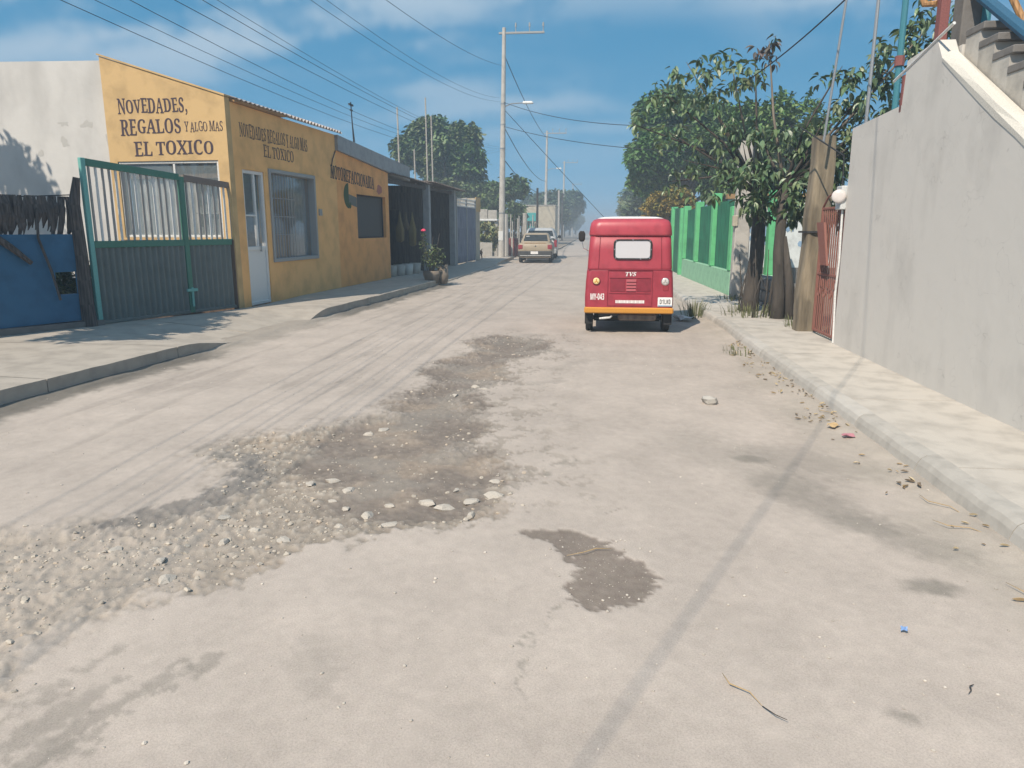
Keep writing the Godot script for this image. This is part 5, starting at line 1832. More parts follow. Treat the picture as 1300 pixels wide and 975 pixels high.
func crown_tree(label: String, at: Vector3, trunk_r: float, fork: float, lumps: Array, per_m2: float, size: float, m: Material, base: Color, category := "tree", bark: Material = null, called := "leafy_tree", group := "") -> Node3D:   # lumps: [centre from the foot, radius]
	var t := thing(called, label, category, at, 0.0, group)
	var st := new_st(true)
	if fork > 0:
		tube(st, [Vector3(0, -0.2, 0), Vector3(0.03, fork * 0.5, 0.02), Vector3(0, fork, 0)], [trunk_r * 1.3, trunk_r, trunk_r * 0.85], 9)
	for l in lumps:
		var c: Vector3 = l[0]
		var s := Vector3(0, fork * 0.92, 0)
		tube(st, [s, s.lerp(c, 0.5) + Vector3(0, 0.06 * c.length(), 0), c], [trunk_r * 0.55, trunk_r * 0.32, trunk_r * 0.1], 6)
	obj("trunk", st, bark if bark else M.bark, t)
	var spray := spray_mesh(9, size * 0.9, size, size * 0.5)
	var xf := []
	var cols := []
	for l in lumps:
		var r: float = l[1]
		var n := int(per_m2 * r * r * 4 * PI)
		var shade := tint(base, 0.16)
		for i in n:
			var d := rand_dir()
			d.y = d.y * 0.85 + 0.05
			var p: Vector3 = l[0] + d * r * (1.0 - 0.55 * pow(rng.randf(), 1.8))
			if n_vol.get_noise_3dv((p + at) * (2.2 / maxf(r, 0.6))) < -0.16: continue
			var b := Basis.from_euler(Vector3(rng.randf_range(-0.5, 0.5), rng.randf_range(0, TAU), rng.randf_range(-0.5, 0.5))) * rng.randf_range(0.7, 1.3)
			xf.append(Transform3D(b, p))
			cols.append(tint(shade, 0.28))
	scatter("crown", t, spray, m, xf, cols).set_meta("kind", "stuff")
	return t

func lumps_in(n: int, size: Vector3, r0: float, r1: float, base: Vector3) -> Array:
	var out := []
	for i in n:
		var d := rand_dir() * pow(rng.randf(), 0.45)
		out.append([base + d * size, rng.randf_range(r0, r1)])
	return out

func trees() -> void:
	# the big dark tree behind the green fence
	rng.seed = 21
	var l := lumps_in(26, Vector3(2.7, 2.3, 2.6), 0.9, 1.45, Vector3(0, 5.2, 0))
	l += lumps_in(14, Vector3(3.5, 2.9, 3.0), 0.4, 0.75, Vector3(0, 5.3, 0))
	crown_tree("big dense dark green tree behind the green fence", Vector3(4.5, 0, -38), 0.30, 2.6, l, 22.0, 0.26, M.leaf_dark, Color(0.070, 0.150, 0.040))
	l = lumps_in(16, Vector3(2.2, 1.9, 2.4), 0.8, 1.3, Vector3(0, 4.0, 0))
	l += lumps_in(12, Vector3(2.7, 2.5, 2.6), 0.35, 0.6, Vector3(0, 4.2, 0))
	crown_tree("bushy green tree between the dark tree and the garden house", Vector3(6.4, 0, -30), 0.22, 2.0, l, 24.0, 0.20, M.leaf_dark, Color(0.078, 0.155, 0.042))
	l = lumps_in(11, Vector3(1.0, 0.55, 1.0), 0.4, 0.65, Vector3(0, 2.55, 0))
	crown_tree("yellowing bush spilling over the far part of the green fence", Vector3(3.6, 0, -31.5), 0.10, 1.5, l, 42.0, 0.12, M.leaf_yellow, Color(0.19, 0.17, 0.035), "bush", M.pale_bark, "yellow_bush")
	# over the roofs on the other side
	l = lumps_in(18, Vector3(2.7, 2.0, 2.6), 0.9, 1.5, Vector3(0, 6.6, 0))
	l += lumps_in(12, Vector3(3.3, 2.5, 2.6), 0.4, 0.8, Vector3(0, 6.6, 0))
	crown_tree("large round-topped tree rising behind the shed roofs", Vector3(-10.2, 0, -54), 0.35, 3.4, l, 16.0, 0.34, M.leaf_far, Color(0.072, 0.125, 0.040))
	l = lumps_in(14, Vector3(2.3, 1.5, 1.6), 0.7, 1.1, Vector3(0, 3.4, 0))
	crown_tree("spreading green tree behind the terrace and nearest utility pole", Vector3(-6.6, 0, -52), 0.25, 2.2, l, 20.0, 0.28, M.leaf_far, Color(0.065, 0.12, 0.038))
	l = lumps_in(8, Vector3(1.5, 0.9, 1.0), 0.6, 0.8, Vector3(0, 3.6, 0))
	crown_tree("smaller tree filling the gap behind the blue gate", Vector3(-9.6, 0, -46), 0.2, 2.0, l, 22.0, 0.26, M.leaf_far, Color(0.06, 0.11, 0.04))
	l = lumps_in(16, Vector3(3.6, 2.0, 3.0), 1.3, 2.0, Vector3(0, 4.6, 0))
	crown_tree("broad dome-shaped tree far away behind the cream building", Vector3(-5.2, 0, -112), 0.4, 3.0, l, 10.0, 0.5, M.leaf_far, Color(0.065, 0.105, 0.045))
	for k in 5:
		l = lumps_in(9, Vector3(1.8, 1.8, 1.8), 1.0, 1.5, Vector3(0, 3.3 + 0.3 * (k % 2), 0))
		crown_tree(["far roadside tree just beyond the second utility pole", "far roadside tree next to the third utility pole", "far roadside tree behind the third utility pole", "tiny roadside tree near the end of the street", "last tree of the row at the vanishing end of the street"][k], Vector3([-4.6, -5.4, -4.6, -4.2, -3.4][k], 0, [-92.0, -128.0, -150.0, -185.0, -225.0][k]), 0.25, 2.0, l, 10.0, 0.45, M.leaf_far, Color(0.06, 0.10, 0.044), "tree", null, "leafy_tree", "roadside trees at the far end")
	for k in 4:
		l = lumps_in(9, Vector3(2.4, 2.0, 2.4), 1.0, 1.6, Vector3(0, 3.8, 0))
		crown_tree(["tree hidden behind the red taxi on the far verge", "second far tree beside the street past the dark tree", "third far tree on the same verge as the dark tree", "last far tree opposite the row of poles"][k], Vector3([6.0, 7.0, 7.5, 9.0][k], 0, [-58.0, -80.0, -115.0, -170.0][k]), 0.25, 2.2, l, 10.0, 0.4, M.leaf_far, Color(0.055, 0.10, 0.035), "tree", null, "leafy_tree", "trees on the far verge")
	l = lumps_in(12, Vector3(1.3, 0.6, 0.6), 0.38, 0.55, Vector3(0, 1.1, 0))
	crown_tree("pale flowering garden shrub under the terrace slab", Vector3(-6.0, 0, -40.6), 0.06, 0.6, l, 40.0, 0.13, M.leaf_yellow, Color(0.20, 0.24, 0.11), "shrub", null, "garden_shrub")
	l = lumps_in(6, Vector3(2.6, 0.5, 1.2), 0.5, 0.7, Vector3(0, 0.7, 0))
	crown_tree("low weedy shrubs on the verge beyond the silver van", Vector3(-3.9, 0, -56), 0.05, 0.3, l, 20.0, 0.2, M.leaf_far, Color(0.075, 0.095, 0.04), "shrub", null, "garden_shrub")
	l = [[Vector3(2.0, 4.3, 1.2), 0.7], [Vector3(1.7, 4.5, 0.5), 0.75], [Vector3(0.9, 4.7, 0.3), 0.8], [Vector3(-2.0, 6.4, -1.3), 0.65], [Vector3(-2.3, 5.6, -0.9), 0.6], [Vector3(-0.8, 4.9, 0.4), 0.9], [Vector3(2.2, 4.0, 2.2), 0.6]]
	crown_tree("shade tree beside the blue wall, its shadow on the white house", Vector3(-10.3, 0, -8.2), 0.18, 2.6, l, 34.0, 0.17, M.leaf_dark, Color(0.055, 0.105, 0.032))
	l = lumps_in(6, Vector3(0.7, 0.35, 0.4), 0.25, 0.4, Vector3(0, 0.6, 0))
	crown_tree("dark green shrub in the yard seen through the hole in the blue wall", Vector3(-8.1, 0, -10.9), 0.04, 0.3, l, 60.0, 0.10, M.leaf_dark, Color(0.05, 0.085, 0.03), "shrub", null, "garden_shrub")
	near_tree()

func near_tree() -> void:
	rng.seed = 33
	var t := thing("broadleaf_tree", "large-leaved sparse tree with two dark trunks leaning over the pavement", "tree", Vector3(3.05, 0.12, -13.0))
	var foot := t.position
	# [x, y, z, radius, leaves] in the world, gathered round the limbs they hang on
	var clumps := [[1.75, 3.95, -13.0, 0.50, 150], [1.35, 3.72, -13.2, 0.34, 80], [2.3, 3.95, -12.8, 0.42, 110], [2.15, 3.35, -13.1, 0.50, 100], [1.5, 3.1, -13.3, 0.42, 50], [0.85, 3.30, -13.4, 0.26, 34], [2.85, 4.35, -12.9, 0.22, 46], [2.65, 4.02, -12.9, 0.20, 36], [2.55, 2.75, -12.8, 0.52, 130], [1.95, 2.65, -13.3, 0.5, 70], [1.65, 2.40, -13.4, 0.36, 34], [2.35, 2.35, -13.2, 0.40, 70], [2.9, 2.2, -12.7, 0.5, 140], [3.2, 2.65, -12.6, 0.45, 150], [3.35, 3.05, -12.5, 0.38, 90], [3.7, 2.5, -12.6, 0.48, 160], [3.45, 2.05, -12.4, 0.42, 130], [4.05, 3.1, -12.4, 0.42, 190], [4.2, 3.6, -12.3, 0.46, 190], [4.05, 2.25, -12.8, 0.4, 110], [4.55, 4.05, -12.2, 0.44, 190], [4.75, 3.35, -12.2, 0.42, 170], [4.95, 4.55, -12.0, 0.42, 170], [5.1, 3.85, -12.0, 0.45, 190], [3.75, 3.85, -12.4, 0.25, 36], [2.9, 2.0, -12.9, 0.30, 60], [4.5, 2.75, -12.5, 0.35, 70], [3.45, 1.95, -12.6, 0.28, 50], [3.6, 3.2, -12.3, 0.32, 60], [3.95, 2.75, -12.3, 0.4, 100], [4.4, 3.15, -12.1, 0.3, 50], [2.75, 3.1, -12.8, 0.34, 60], [3.0, 2.15, -12.3, 0.38, 80], [2.6, 2.35, -12.6, 0.45, 100], [3.75, 1.9, -12.2, 0.35, 90]]
	var st := new_st(true)
	var forks := [Vector3(2.98, 2.15, -13.45), Vector3(3.12, 2.2, -12.45)]
	tube(st, [Vector3(2.92, -0.1, -13.6), Vector3(2.96, 0.4, -13.55), Vector3(3.0, 1.1, -13.5), forks[0]], [0.21, 0.145, 0.125, 0.11], 11)
	tube(st, [Vector3(2.78, -0.06, -13.45), Vector3(2.9, 0.35, -13.55), Vector3(2.97, 0.8, -13.53)], [0.09, 0.08, 0.05], 8)
	obj("trunk", st, M.bark, t).position = -foot
	st = new_st(true)
	tube(st, [Vector3(3.18, -0.1, -12.5), Vector3(3.16, 0.5, -12.45), Vector3(3.1, 1.2, -12.42), forks[1]], [0.14, 0.10, 0.088, 0.08], 11)
	tube(st, [Vector3(3.36, -0.1, -12.35), Vector3(3.3, 0.7, -12.38), Vector3(3.16, 1.45, -12.42)], [0.085, 0.07, 0.05], 8)
	obj("trunk", st, M.bark, t).position = -foot
	st = new_st(true)
	for k in 10:
		var c := Vector3(3.0 + 0.25 * cos(k * 1.7), 0.0, -13.1 + 0.6 * sin(k * 2.3))
		tube(st, [c + Vector3(0, -0.05, 0), c + Vector3(0.05 * sin(k), 0.5, 0.03), c + Vector3(0.1 * sin(k * 3.0), 1.0 + 0.25 * sin(k * 1.3), 0.05)], [0.016, 0.012, 0.006], 5)
	obj("sapling_stem", st, M.bark, t).position = -foot
	for c in clumps:
		st = new_st(true)
		var p := Vector3(c[0], c[1], c[2])
		var s: Vector3 = forks[0] if c[0] < 2.7 else forks[1]
		var mid := s.lerp(p, 0.5) + Vector3(0, 0.08, 0) + rand_dir() * 0.12
		tube(st, [s, mid, p, p + (p - mid).normalized() * c[3] * 0.7], [0.035, 0.020, 0.010, 0.004], 6)
		obj("branch", st, M.pale_bark if c[1] > 3.9 else M.bark, t).position = -foot
	var shapes := []
	for k in 6: shapes.append(leaf_mesh(rng.randf_range(0.11, 0.185), rng.randf_range(0.045, 0.08), 0.035, rng.randf_range(0.02, 0.09)))
	var mats := []
	for k in 7:
		var m: StandardMaterial3D = M.leaf_near.duplicate()
		m.vertex_color_use_as_albedo = false
		m.albedo_color = [Color(0.075, 0.135, 0.055), Color(0.095, 0.155, 0.065), Color(0.06, 0.11, 0.05), Color(0.12, 0.17, 0.085), Color(0.085, 0.14, 0.07), Color(0.13, 0.17, 0.09), Color(0.20, 0.20, 0.06)][k].linear_to_srgb()
		mats.append(m)
	var xf := []
	var cols := []
	var singles := 0
	for c in clumps:
		var p := Vector3(c[0], c[1], c[2])
		for tw in int(c[4] / (5.2 if c[1] < 2.6 else 7.6)):   # twigs, each carrying a whorl of hanging leaves
			var d := rand_dir()
			var q: Vector3 = p + Vector3(d.x, d.y * 0.85, d.z) * c[3] * (1.0 - 0.6 * pow(rng.randf(), 2.0))
			var n := rng.randi_range(5, 9)
			var turn := rng.randf_range(0, TAU)
			for i in n:
				var a := turn + TAU * i / n * 1.0 + rng.randf_range(-0.3, 0.3)
				var pitch := rng.randf_range(-0.35, 1.05)
				var b := Basis(Vector3.UP, a) * Basis(Vector3.RIGHT, pitch) * Basis(Vector3(0, 0, 1), rng.randf_range(-0.5, 0.5))
				var xx := Transform3D(b * rng.randf_range(0.55, 1.1), q + b.z * 0.02 + Vector3(0, rng.randf_range(-0.09, 0.09), 0))
				if singles < 300 and p.z + d.z > -12.75 and (i % 2 == 0):
					var o := obj("leaf", shapes[singles % 6], mats[singles % 7 if singles % 21 == 6 else singles % 6], t)
					o.transform = Transform3D(xx.basis, xx.origin - foot)
					singles += 1
				else:
					xx.origin -= foot
					xf.append(xx)
					cols.append(tint([Color(0.09, 0.15, 0.07), Color(0.13, 0.185, 0.10), Color(0.065, 0.115, 0.055)][rng.randi() % 3], 0.25) if c[1] < 4.25 or c[0] > 3.5 else tint(Color(0.095, 0.085, 0.075), 0.25))
	var f := scatter("foliage", t, shapes[1], M.leaf_near, xf, cols)
	f.set_meta("kind", "stuff")

# ------------------------------------------------------------------ wires
func wire(label: String, group: String, x0: float, a: Array, b: Array, z0: float, z1: float, k: float, r: float, x1 := 99.0) -> void:   # hangs through (z, y) a and b with curvature k
	if x1 > 90:   # the heights below were taken for x = -4.4; further out the same wire hangs higher
		x1 = x0
		var s := absf(x0) / 4.4
		a = [a[0] * s, 1.58 + (a[1] - 1.58) * s]
		b = [b[0] * s, 1.58 + (b[1] - 1.58) * s]
	var pts := []
	var n := 26
	for i in n + 1:
		var z := lerpf(z0, z1, float(i) / n)
		var y: float = lerpf(a[1], b[1], (z - a[0]) / (b[0] - a[0])) + k * (z - a[0]) * (z - b[0])
		pts.append(Vector3(lerpf(x0, x1, float(i) / n), y, z))
	var st := new_st(true)
	tube(st, pts, [r], 5)
	tag(obj("overhead_wire", st, M.wire), label, "wire", group)

func wires() -> void:
	var g := "overhead wires above the shops"
	wire("lowest of the three thick dark cables above the shops", g, -3.9, [-8.05, 3.95], [-20.99, 4.29], -36.9, 9.0, 0.0016, 0.0034)
	wire("middle of the three thick dark cables above the shops", g, -4.35, [-8.67, 4.12], [-21.54, 4.42], -36.9, 9.0, 0.0016, 0.004)
	wire("uppermost of the three thick dark cables above the shops", g, -4.8, [-9.02, 4.22], [-22.23, 4.51], -36.9, 9.0, 0.0016, 0.0034)
	wire("lowest of the three thin low wires above the shops", g, -4.1, [-6.21, 3.44], [-17.77, 3.62], -36.9, 9.0, 0.0024, 0.003)
	wire("middle of the three thin low wires above the shops", g, -4.55, [-6.68, 3.57], [-17.9, 3.74], -36.9, 9.0, 0.0022, 0.003)
	wire("uppermost of the three thin low wires above the shops", g, -5.0, [-7.23, 3.72], [-18.58, 3.86], -36.9, 9.0, 0.0022, 0.004)
	wire("lower of the three wires rising to the top of the nearest pole", g, -4.25, [-12.18, 5.10], [-27.21, 6.27], -36.9, 9.0, 0.0022, 0.004)
	wire("middle of the three wires rising to the top of the nearest pole", g, -4.25, [-12.93, 5.31], [-27.0, 6.42], -36.9, 9.0, 0.0022, 0.004)
	wire("topmost of the three wires rising to the top of the nearest pole", g, -4.15, [-16.77, 6.39], [-36.9, 9.2], -36.9, 9.0, 0.0018, 0.006)
	g = "overhead wires along the far street"
	wire("upper of the three wires sagging between the first two poles", g, -4.15, [-36.9, 7.0], [-75.0, 6.2], -36.9, -75.0, 0.0018, 0.02)
	wire("lower of the three wires sagging between the first two poles", g, -4.15, [-36.9, 5.3], [-75.0, 5.0], -36.9, -75.0, 0.0016, 0.022)
	wire("topmost of the three wires sagging between the first two poles", g, -4.1, [-36.9, 10.4], [-75.0, 10.6], -36.9, -75.0, 0.0012, 0.02)
	g = "wires crossing the street"
	wire("uppermost of the three wires leaving the nearest pole across the street", g, -4.1, [-36.9, 7.5], [-22.0, 4.4], -36.9, -22.0, 0.006, 0.012, 2.9)
	wire("lowest of the three wires leaving the nearest pole across the street", g, -4.1, [-36.9, 6.4], [-24.0, 3.9], -36.9, -24.0, 0.005, 0.012, 3.0)
	wire("steepest of the three wires leaving the nearest pole across the street", g, -4.1, [-36.9, 7.2], [-40.0, 3.2], -36.9, -44.0, 0.004, 0.014, 5.0)
	wire("drooping dark wire in front of the sky above the sparse tree", "", 2.45, [-12.6, 3.85], [-10.0, 4.3], -12.6, -9.0, 0.03, 0.010, 3.3)
	wire("thick cable bundle crossing the street overhead, its shadow a long stripe on the road", "", 3.25, [-9.34, 5.23], [8.04, 6.57], -9.34, 8.04, 0.0008, 0.0055, -5.0)

# ------------------------------------------------------------------ small things
func pebble(sd: int, flat: float) -> ArrayMesh:
	var r := RandomNumberGenerator.new()
	r.seed = sd
	var s := SphereMesh.new()
	s.radius = 0.5
	s.height = 1.0
	s.radial_segments = 7
	s.rings = 3
	var st := SurfaceTool.new()
	st.create_from(s, 0)
	var a := st.commit_to_arrays()
	var v: PackedVector3Array = a[Mesh.ARRAY_VERTEX]
	var cut := []
	for k in (5 if sd < 10 else 9): cut.append([Vector3(r.randf_range(-1, 1), r.randf_range(-0.5, 1) * (1.0 if sd < 10 else 0.5), r.randf_range(-1, 1)).normalized(), r.randf_range(0.24, 0.40)])
	for i in v.size():
		for c in cut:
			var d := v[i].dot(c[0])
			if d > c[1]: v[i] -= c[0] * (d - c[1])
		v[i].y *= flat
	var ix: PackedInt32Array = a[Mesh.ARRAY_INDEX]
	var out := new_st()
	for i in ix: out.add_vertex(v[i])
	out.generate_normals()
	return out.commit()

func grass_tuft(label: String, at: Vector3, h: float, n: int, spread: float) -> void:
	var t := thing("grass_tuft", label, "grass", at)
	var st := new_st()
	for i in n:
		var a := rng.randf_range(0, TAU)
		var o := Vector3(cos(a), 0, sin(a)) * spread * sqrt(rng.randf())
		var lean := Vector3(cos(a), 0, sin(a)) * rng.randf_range(0.1, 0.6) * h
		var s := Vector3(-sin(a), 0, cos(a)) * 0.006
		var m := o + lean * 0.4 + Vector3(0, h * rng.randf_range(0.4, 0.7), 0)
		var e := o + lean + Vector3(0, h * rng.randf_range(0.5, 1.0), 0)
		quad(st, o - s, o + s, m + s * 0.8, m - s * 0.8)
		tri(st, m - s * 0.8, m + s * 0.8, e)
	obj("blades", st, mat("grass", Color(0.13, 0.14, 0.06), 0.8), t)

func small_things() -> void:
	rng.seed = 55
	# loose stones on the broken road
	var shapes := [pebble(1, 0.6), pebble(2, 0.5), pebble(3, 0.7)]
	var xf := [[], [], []]
	var cols := [[], [], []]
	var tries := 0
	while tries < 60000:
		tries += 1
		var x := rng.randf_range(-5.0, 0.3)
		var z := rng.randf_range(-11.0, -1.4)
		var sd := look(f_patch, x, z) + n_mid.get_noise_2d(x, z) * 0.13
		if sd > 0.05: continue
		var mud := mud_at(x, z, n_mid.get_noise_2d(x, z) * 0.2)
		if rng.randf() < mud * 0.86: continue
		if rng.randf() < smoothstep(-0.45, 0.05, sd) * 0.75: continue
		if rng.randf() < smoothstep(-2.2, -3.6, x) * 0.6: continue
		if n_low.get_noise_2d(x * 4, z * 4) < -0.15 and rng.randf() < 0.6: continue
		var s := 0.006 + 0.034 * pow(rng.randf(), 6.0)
		var k := rng.randi() % 3
		var y: float = road_at(x, z)[0]
		xf[k].append(Transform3D(Basis.from_euler(Vector3(rng.randf_range(-0.3, 0.3), rng.randf_range(0, TAU), rng.randf_range(-0.3, 0.3))) * s, Vector3(x, y + s * 0.02, z)))
		var c := Color(0.415, 0.37, 0.31) * rng.randf_range(0.75, 1.2)
		if rng.randf() < 0.2: c = Color(0.42, 0.35, 0.275)
		cols[k].append(c)
	for i in 3200:   # scattered over the rest of the road
		var z := -1.5 - 14.0 * pow(rng.randf(), 1.6)
		var x := rng.randf_range(line_at(KERB_L, z) + 0.1, 2.1)
		if rng.randf() < 0.04:
			x = rng.randf_range(-0.1, 0.35)
			z = rng.randf_range(-3.6, -2.9)
		var s := 0.004 + 0.014 * pow(rng.randf(), 5.0)
		var k := rng.randi() % 3
		xf[k].append(Transform3D(Basis.from_euler(Vector3(0, rng.randf_range(0, TAU), 0)) * s, Vector3(x, road_at(x, z)[0] + s * 0.15, z)))
		cols[k].append(Color(0.50, 0.455, 0.395) * rng.randf_range(0.65, 1.12))
	for k in 3:
		var o := scatter("gravel", self, shapes[k], M.pebble, xf[k], cols[k])
		tag(o, ["pale loose gravel strewn over the broken road", "flat gravel chips mixed into the broken road", "rounder gravel bits on the broken road"][k], "gravel", "gravel on the road", "stuff")
	# bigger pieces of broken paving
	var spots := [[-0.93, -4.08, 0.17], [-0.80, -4.02, 0.16], [-0.66, -4.10, 0.13], [-0.52, -4.18, 0.20], [-1.14, -4.02, 0.10], [-1.22, -3.86, 0.14], [-1.05, -3.72, 0.15], [-1.32, -3.66, 0.12], [-1.45, -4.22, 0.12], [-1.62, -4.4, 0.13], [-1.72, -4.28, 0.10], [-1.10, -7.3, 0.15], [-1.0, -7.15, 0.10], [-1.25, -6.9, 0.12], [-1.62, -5.65, 0.15], [-1.70, -5.5, 0.13], [-0.78, -4.32, 0.10], [-0.55, -4.45, 0.10], [-1.55, -3.45, 0.12], [-1.85, -3.4, 0.11], [-2.05, -3.15, 0.10], [-1.9, -2.95, 0.12], [-2.35, -3.25, 0.11], [-0.62, -3.86, 0.11], [-1.38, -3.95, 0.10], [-1.5, -4.05, 0.09], [-2.0, -3.7, 0.10], [-1.75, -3.55, 0.09]]
	var chunks := [pebble(11, 0.24), pebble(12, 0.30), pebble(13, 0.20), pebble(14, 0.34)]
	for k in spots.size():
		var q: Array = spots[k]
		var o := obj("paving_chunk", chunks[k % 4], M.chunk)
		tag(o, "pale jagged lump of broken paving lying in the worn-out patch of road", "rubble", "lumps of broken paving")
		var s: float = q[2]
		o.transform = Transform3D(Basis.from_euler(Vector3(rng.randf_range(-0.12, 0.12), rng.randf_range(0, TAU), rng.randf_range(-0.12, 0.12))) * Basis.from_scale(Vector3(s, s, s * rng.randf_range(0.55, 0.85))), Vector3(q[0], road_at(q[0], q[1])[0] + s * 0.03, q[1]))
	var rock := obj("stone", pebble(15, 0.55), M.concrete)
	tag(rock, "grey wedge-shaped stone lying alone on the smooth road towards the kerb", "stone")
	rock.transform = Transform3D(Basis.from_euler(Vector3(0.1, 0.6, 0.2)) * 0.20, Vector3(1.16, 0.03, -6.7))
	# dry leaves, twigs and scraps along the kerb
	var leaf := leaf_mesh(0.10, 0.035, 0.03, -0.02)
	var lx := []
	var lc := []
	for i in 420:
		var z := -2.4 - 8.0 * pow(rng.randf(), 0.9)
		var x := 2.12 - 0.30 * pow(rng.randf(), 2.2)
		if n_mid.get_noise_2d(x * 0.3, z * 0.9) < 0.0 and rng.randf() < 0.8: continue
		lx.append(Transform3D(Basis.from_euler(Vector3(rng.randf_range(-0.3, 0.3), rng.randf_range(0, TAU), rng.randf_range(-0.4, 0.4))) * rng.randf_range(0.2, 0.7), Vector3(x, road_at(x, z)[0] + 0.012, z)))
		lc.append([Color(0.34, 0.25, 0.14), Color(0.22, 0.17, 0.12), Color(0.42, 0.34, 0.21)][rng.randi() % 3])
	tag(scatter("leaf_litter", self, leaf, M.leaf_dry, lx, lc), "dry brown leaf litter gathered along the kerb", "leaf litter", "", "stuff")
	var twig_at := [[0.56, -2.33, 0.20, 2.2], [0.04, -3.42, 0.24, 0.5], [2.05, -4.2, 0.34, 2.0], [2.0, -3.85, 0.28, 2.5], [1.98, -3.1, 0.30, 2.3], [1.36, -2.42, 0.07, 1.0], [2.06, -6.3, 0.3, 1.9]]
	for k in twig_at.size():
		var q: Array = twig_at[k]
		var t := thing("dry_twig", ["dark-ended dry twig lying alone near the bottom of the picture", "straw-coloured twig lying on the dark wet stain", "long straw stalk at the foot of the kerb by the drain stain", "pale stalk beside the long straw stalk", "straw stalk at the kerb nearest the camera", "small thin curved twig near the picture's lower corner", "brown stalk at the kerb below the pavement's shadow stripe"][k], "twig", Vector3(q[0], road_at(q[0], q[1])[0] + 0.010, q[1]), q[3])
		var st := new_st(true)
		var l: float = q[2]
		tube(st, [Vector3(-l / 2, 0, 0), Vector3(-l * 0.15, l * 0.04, l * 0.07), Vector3(l * 0.2, l * 0.02, -l * 0.03), Vector3(l / 2, l * 0.013, l * 0.1)], [0.001, 0.0022, 0.0028, 0.001], 5)
		obj("stalk", st, M.straw if k != 5 else M.dark_wood, t)
		if k == 0:
			st = new_st(true)
			tube(st, [Vector3(-l / 2, 0, 0), Vector3(-l * 0.8, 0.01, -0.01), Vector3(-l, 0.012, 0.0)], [0.0018, 0.0018, 0.001], 5)
			obj("dark_end", st, M.dark_wood, t)
	for k in 4:
		var q: Array = [[2.02, -5.62, 0.042, M.pink_scrap], [1.29, -2.79, 0.016, M.blue_scrap], [1.72, -12.95, 0.16, M.paper], [2.0, -5.9, 0.045, M.straw]][k]
		var st := new_st()
		var s: float = q[2]
		var g := []
		for j in 5:
			for i in 5: g.append(Vector3((i - 2) * s * 0.5, 0.012 + s * 0.6 * rng.randf(), (j - 2) * s * 0.4 + rng.randf_range(-0.1, 0.1) * s))
		for j in 4:
			for i in 4: quad(st, g[j * 5 + i], g[(j + 1) * 5 + i], g[(j + 1) * 5 + i + 1], g[j * 5 + i + 1])
		var o := obj("scrap", st, q[3])
		tag(o, ["crumpled pink plastic scrap at the foot of the kerb", "tiny blue plastic scrap on the open road", "crumpled white paper by the weeds beside the taxi", "curled brown scrap next to the pink plastic"][k], "litter")
		o.position = Vector3(q[0], road_at(q[0], q[1])[0], q[1])
		o.rotation.y = k * 1.3
	grass_tuft("dry weeds growing at the kerb beside the taxi", Vector3(1.95, 0.0, -13.4), 0.38, 70, 0.25)
	grass_tuft("weeds around the feet of the two dark tree trunks", Vector3(2.85, 0.12, -12.9), 0.22, 130, 0.55)
	grass_tuft("tuft of grass at the foot of the brown concrete post", Vector3(3.15, 0.12, -11.4), 0.20, 50, 0.15)
	grass_tuft("dusty weeds at the foot of the pale concrete post", Vector3(3.0, 0.12, -15.6), 0.16, 60, 0.3)
	grass_tuft("sprouting weeds in the gutter below the pavement slabs", Vector3(2.08, 0.0, -9.6), 0.10, 60, 0.3)
	# buckets and the rose in front of the shed
	for k in 4:
		var b := thing("white_bucket", ["pale bucket nearest the orange shop wall in the shed", "second pale bucket from the orange shop wall", "whitest bucket, third from the orange shop wall", "small bucket farthest from the orange shop wall"][k], "bucket", SHOP + Basis(Vector3.UP, SHOP_TURN) * Vector3(8.75 + 0.55 * k, 0.155, -0.15 + 0.08 * k))
		var st := new_st(true)
		loft(st, [circle(Vector3(0, 0, 0), Basis(), 0.15, 14), circle(Vector3(0, 0.36, 0), Basis(), 0.18, 14), circle(Vector3(0, 0.36, 0), Basis(), 0.165, 14), circle(Vector3(0, 0.05, 0), Basis(), 0.14, 14)])
		obj("pail", st, M.bucket if k == 2 else M.concrete, b)
		st = new_st()
		var h := []
		for i in 9: h.append(Vector3(cos(PI * i / 8.0) * 0.18, 0.35 + 0.02 * sin(PI * i / 8.0), sin(PI * i / 8.0) * 0.17))
		tube(st, h, [0.006], 5)
		obj("handle", st, M.steel, b)
	var rp := thing("rose_bush", "potted rose bush with one pink bloom, in front of the shed", "plant", Vector3(-4.28, 0.09, -20.3))
	var st := new_st(true)
	loft(st, [circle(Vector3(0, 0, 0), Basis(), 0.17, 14), circle(Vector3(0.0, 0.22, 0), Basis(), 0.24, 14), circle(Vector3(0.0, 0.34, 0), Basis(), 0.25, 14), circle(Vector3(0, 0.32, 0), Basis(), 0.21, 14)])
	obj("pot", st, M.pot, rp)
	st = new_st(true)
	for k in 6: tube(st, [Vector3(0.05 * cos(k), 0.3, 0.05 * sin(k)), Vector3(0.14 * cos(k * 1.1), 0.7, 0.14 * sin(k * 1.1)), Vector3(0.24 * cos(k * 1.2), 0.95 + 0.08 * k, 0.2 * sin(k * 1.2))], [0.014, 0.01, 0.005], 5)
	tube(st, [Vector3(-0.1, 0.3, 0), Vector3(-0.24, 0.9, 0.02), Vector3(-0.2, 1.42, 0.0)], [0.014, 0.01, 0.006], 5)
	obj("stem", st, M.bark, rp)
	var ax := []
	var ac := []
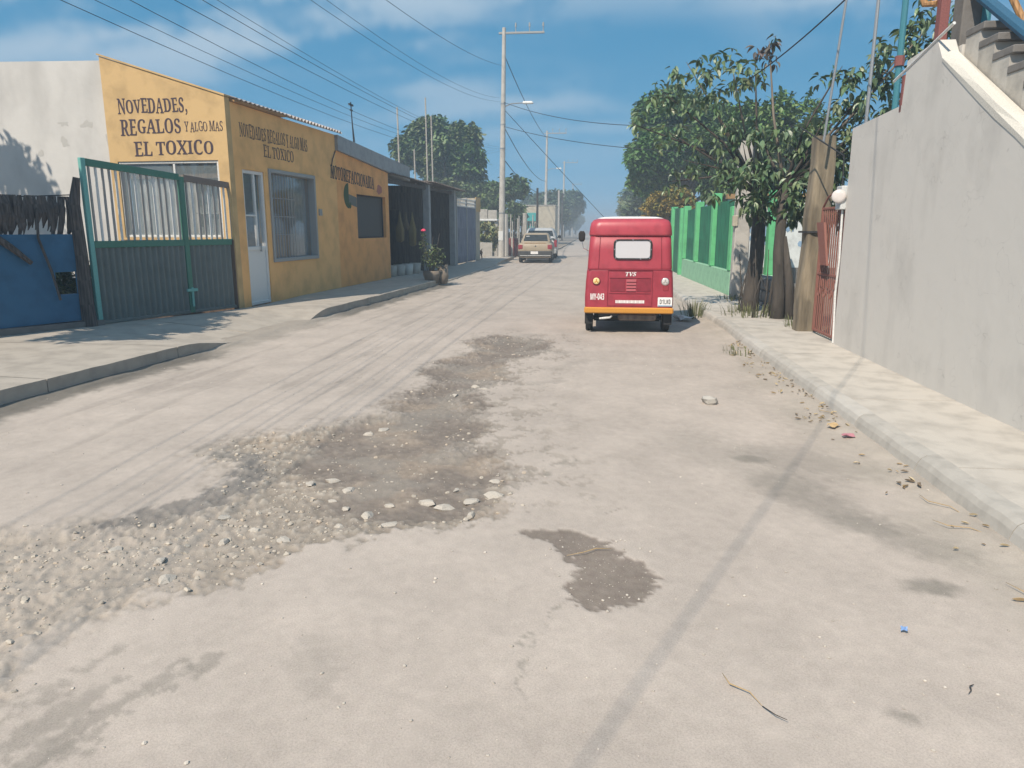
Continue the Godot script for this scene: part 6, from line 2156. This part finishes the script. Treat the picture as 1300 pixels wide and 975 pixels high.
	for i in 420:
		var p := Vector3(0.03, 0.72, 0) + rand_dir() * Vector3(0.33, 0.36, 0.3) * pow(rng.randf(), 0.4)
		if i > 360: p = Vector3(-0.22 + rng.randf_range(-0.1, 0.1), rng.randf_range(0.9, 1.38), rng.randf_range(-0.08, 0.08))
		ax.append(Transform3D(Basis.from_euler(Vector3(rng.randf_range(-0.8, 0.8), rng.randf_range(0, TAU), 0)) * rng.randf_range(0.7, 1.2), p))
		ac.append(tint(Color(0.10, 0.14, 0.045), 0.35))
	scatter("foliage", rp, leaf_mesh(0.09, 0.045, 0.02, 0.02), M.leaf_near, ax, ac).set_meta("kind", "stuff")
	st = new_st()
	for k in 12:
		var a := k * 2.4
		var r := 0.012 + 0.004 * k
		var c := Vector3(-0.2, 1.44, 0) + Vector3(cos(a) * r, 0.02 - 0.003 * k, sin(a) * r)
		cbox(st, c - Vector3(0.022, 0.018, 0.022), c + Vector3(0.022, 0.022, 0.022), 0.009)
	obj("bloom", st, M.rose, rp)
	var bp := thing("broken_jar", "tall broken clay jar standing beside the rose bush", "jar", Vector3(-3.98, 0.06, -20.45))
	st = new_st(true)
	loft(st, [circle(Vector3.ZERO, Basis(), 0.10, 12), circle(Vector3(0, 0.2, 0), Basis(), 0.15, 12), circle(Vector3(-0.02, 0.5, 0), Basis(Vector3(0, 0, 1), 0.3), 0.15, 12), circle(Vector3(-0.02, 0.48, 0), Basis(Vector3(0, 0, 1), 0.3), 0.12, 12)])
	obj("jar", st, M.pot, bp)
	# the dog by the far gate post
	var dog := thing("brown_dog", "small brown dog standing on the pavement past the grey-blue gate", "dog", Vector3(-4.98, 0.14, -34.4), 0.5)
	var bones := [[Vector3(0, 0.36, 0.20), Vector3(0, 0.37, -0.18), 0.085, 0.075]]
	bones.append([Vector3(0, 0.40, -0.18), Vector3(0, 0.50, -0.28), 0.055, 0.045])
	bones.append([Vector3(0, 0.52, -0.30), Vector3(0, 0.50, -0.41), 0.055, 0.03])
	for s in [-1, 1]:
		bones.append([Vector3(0.055 * s, 0.33, -0.17), Vector3(0.055 * s, 0.17, -0.16), 0.04, 0.024])
		bones.append([Vector3(0.055 * s, 0.17, -0.16), Vector3(0.055 * s, 0.02, -0.18), 0.024, 0.024])
		bones.append([Vector3(0.055 * s, 0.33, 0.18), Vector3(0.055 * s, 0.22, 0.14), 0.05, 0.03])
		bones.append([Vector3(0.055 * s, 0.22, 0.14), Vector3(0.055 * s, 0.13, 0.22), 0.03, 0.022])
		bones.append([Vector3(0.055 * s, 0.13, 0.22), Vector3(0.055 * s, 0.02, 0.20), 0.022, 0.024])
		bones.append([Vector3(0.035 * s, 0.555, -0.28), Vector3(0.05 * s, 0.60, -0.27), 0.02, 0.008])
	bones.append([Vector3(0, 0.42, 0.24), Vector3(0.02, 0.52, 0.36), 0.025, 0.012])
	obj("body", flesh(bones, 0.013, 90.0), M.fur, dog)
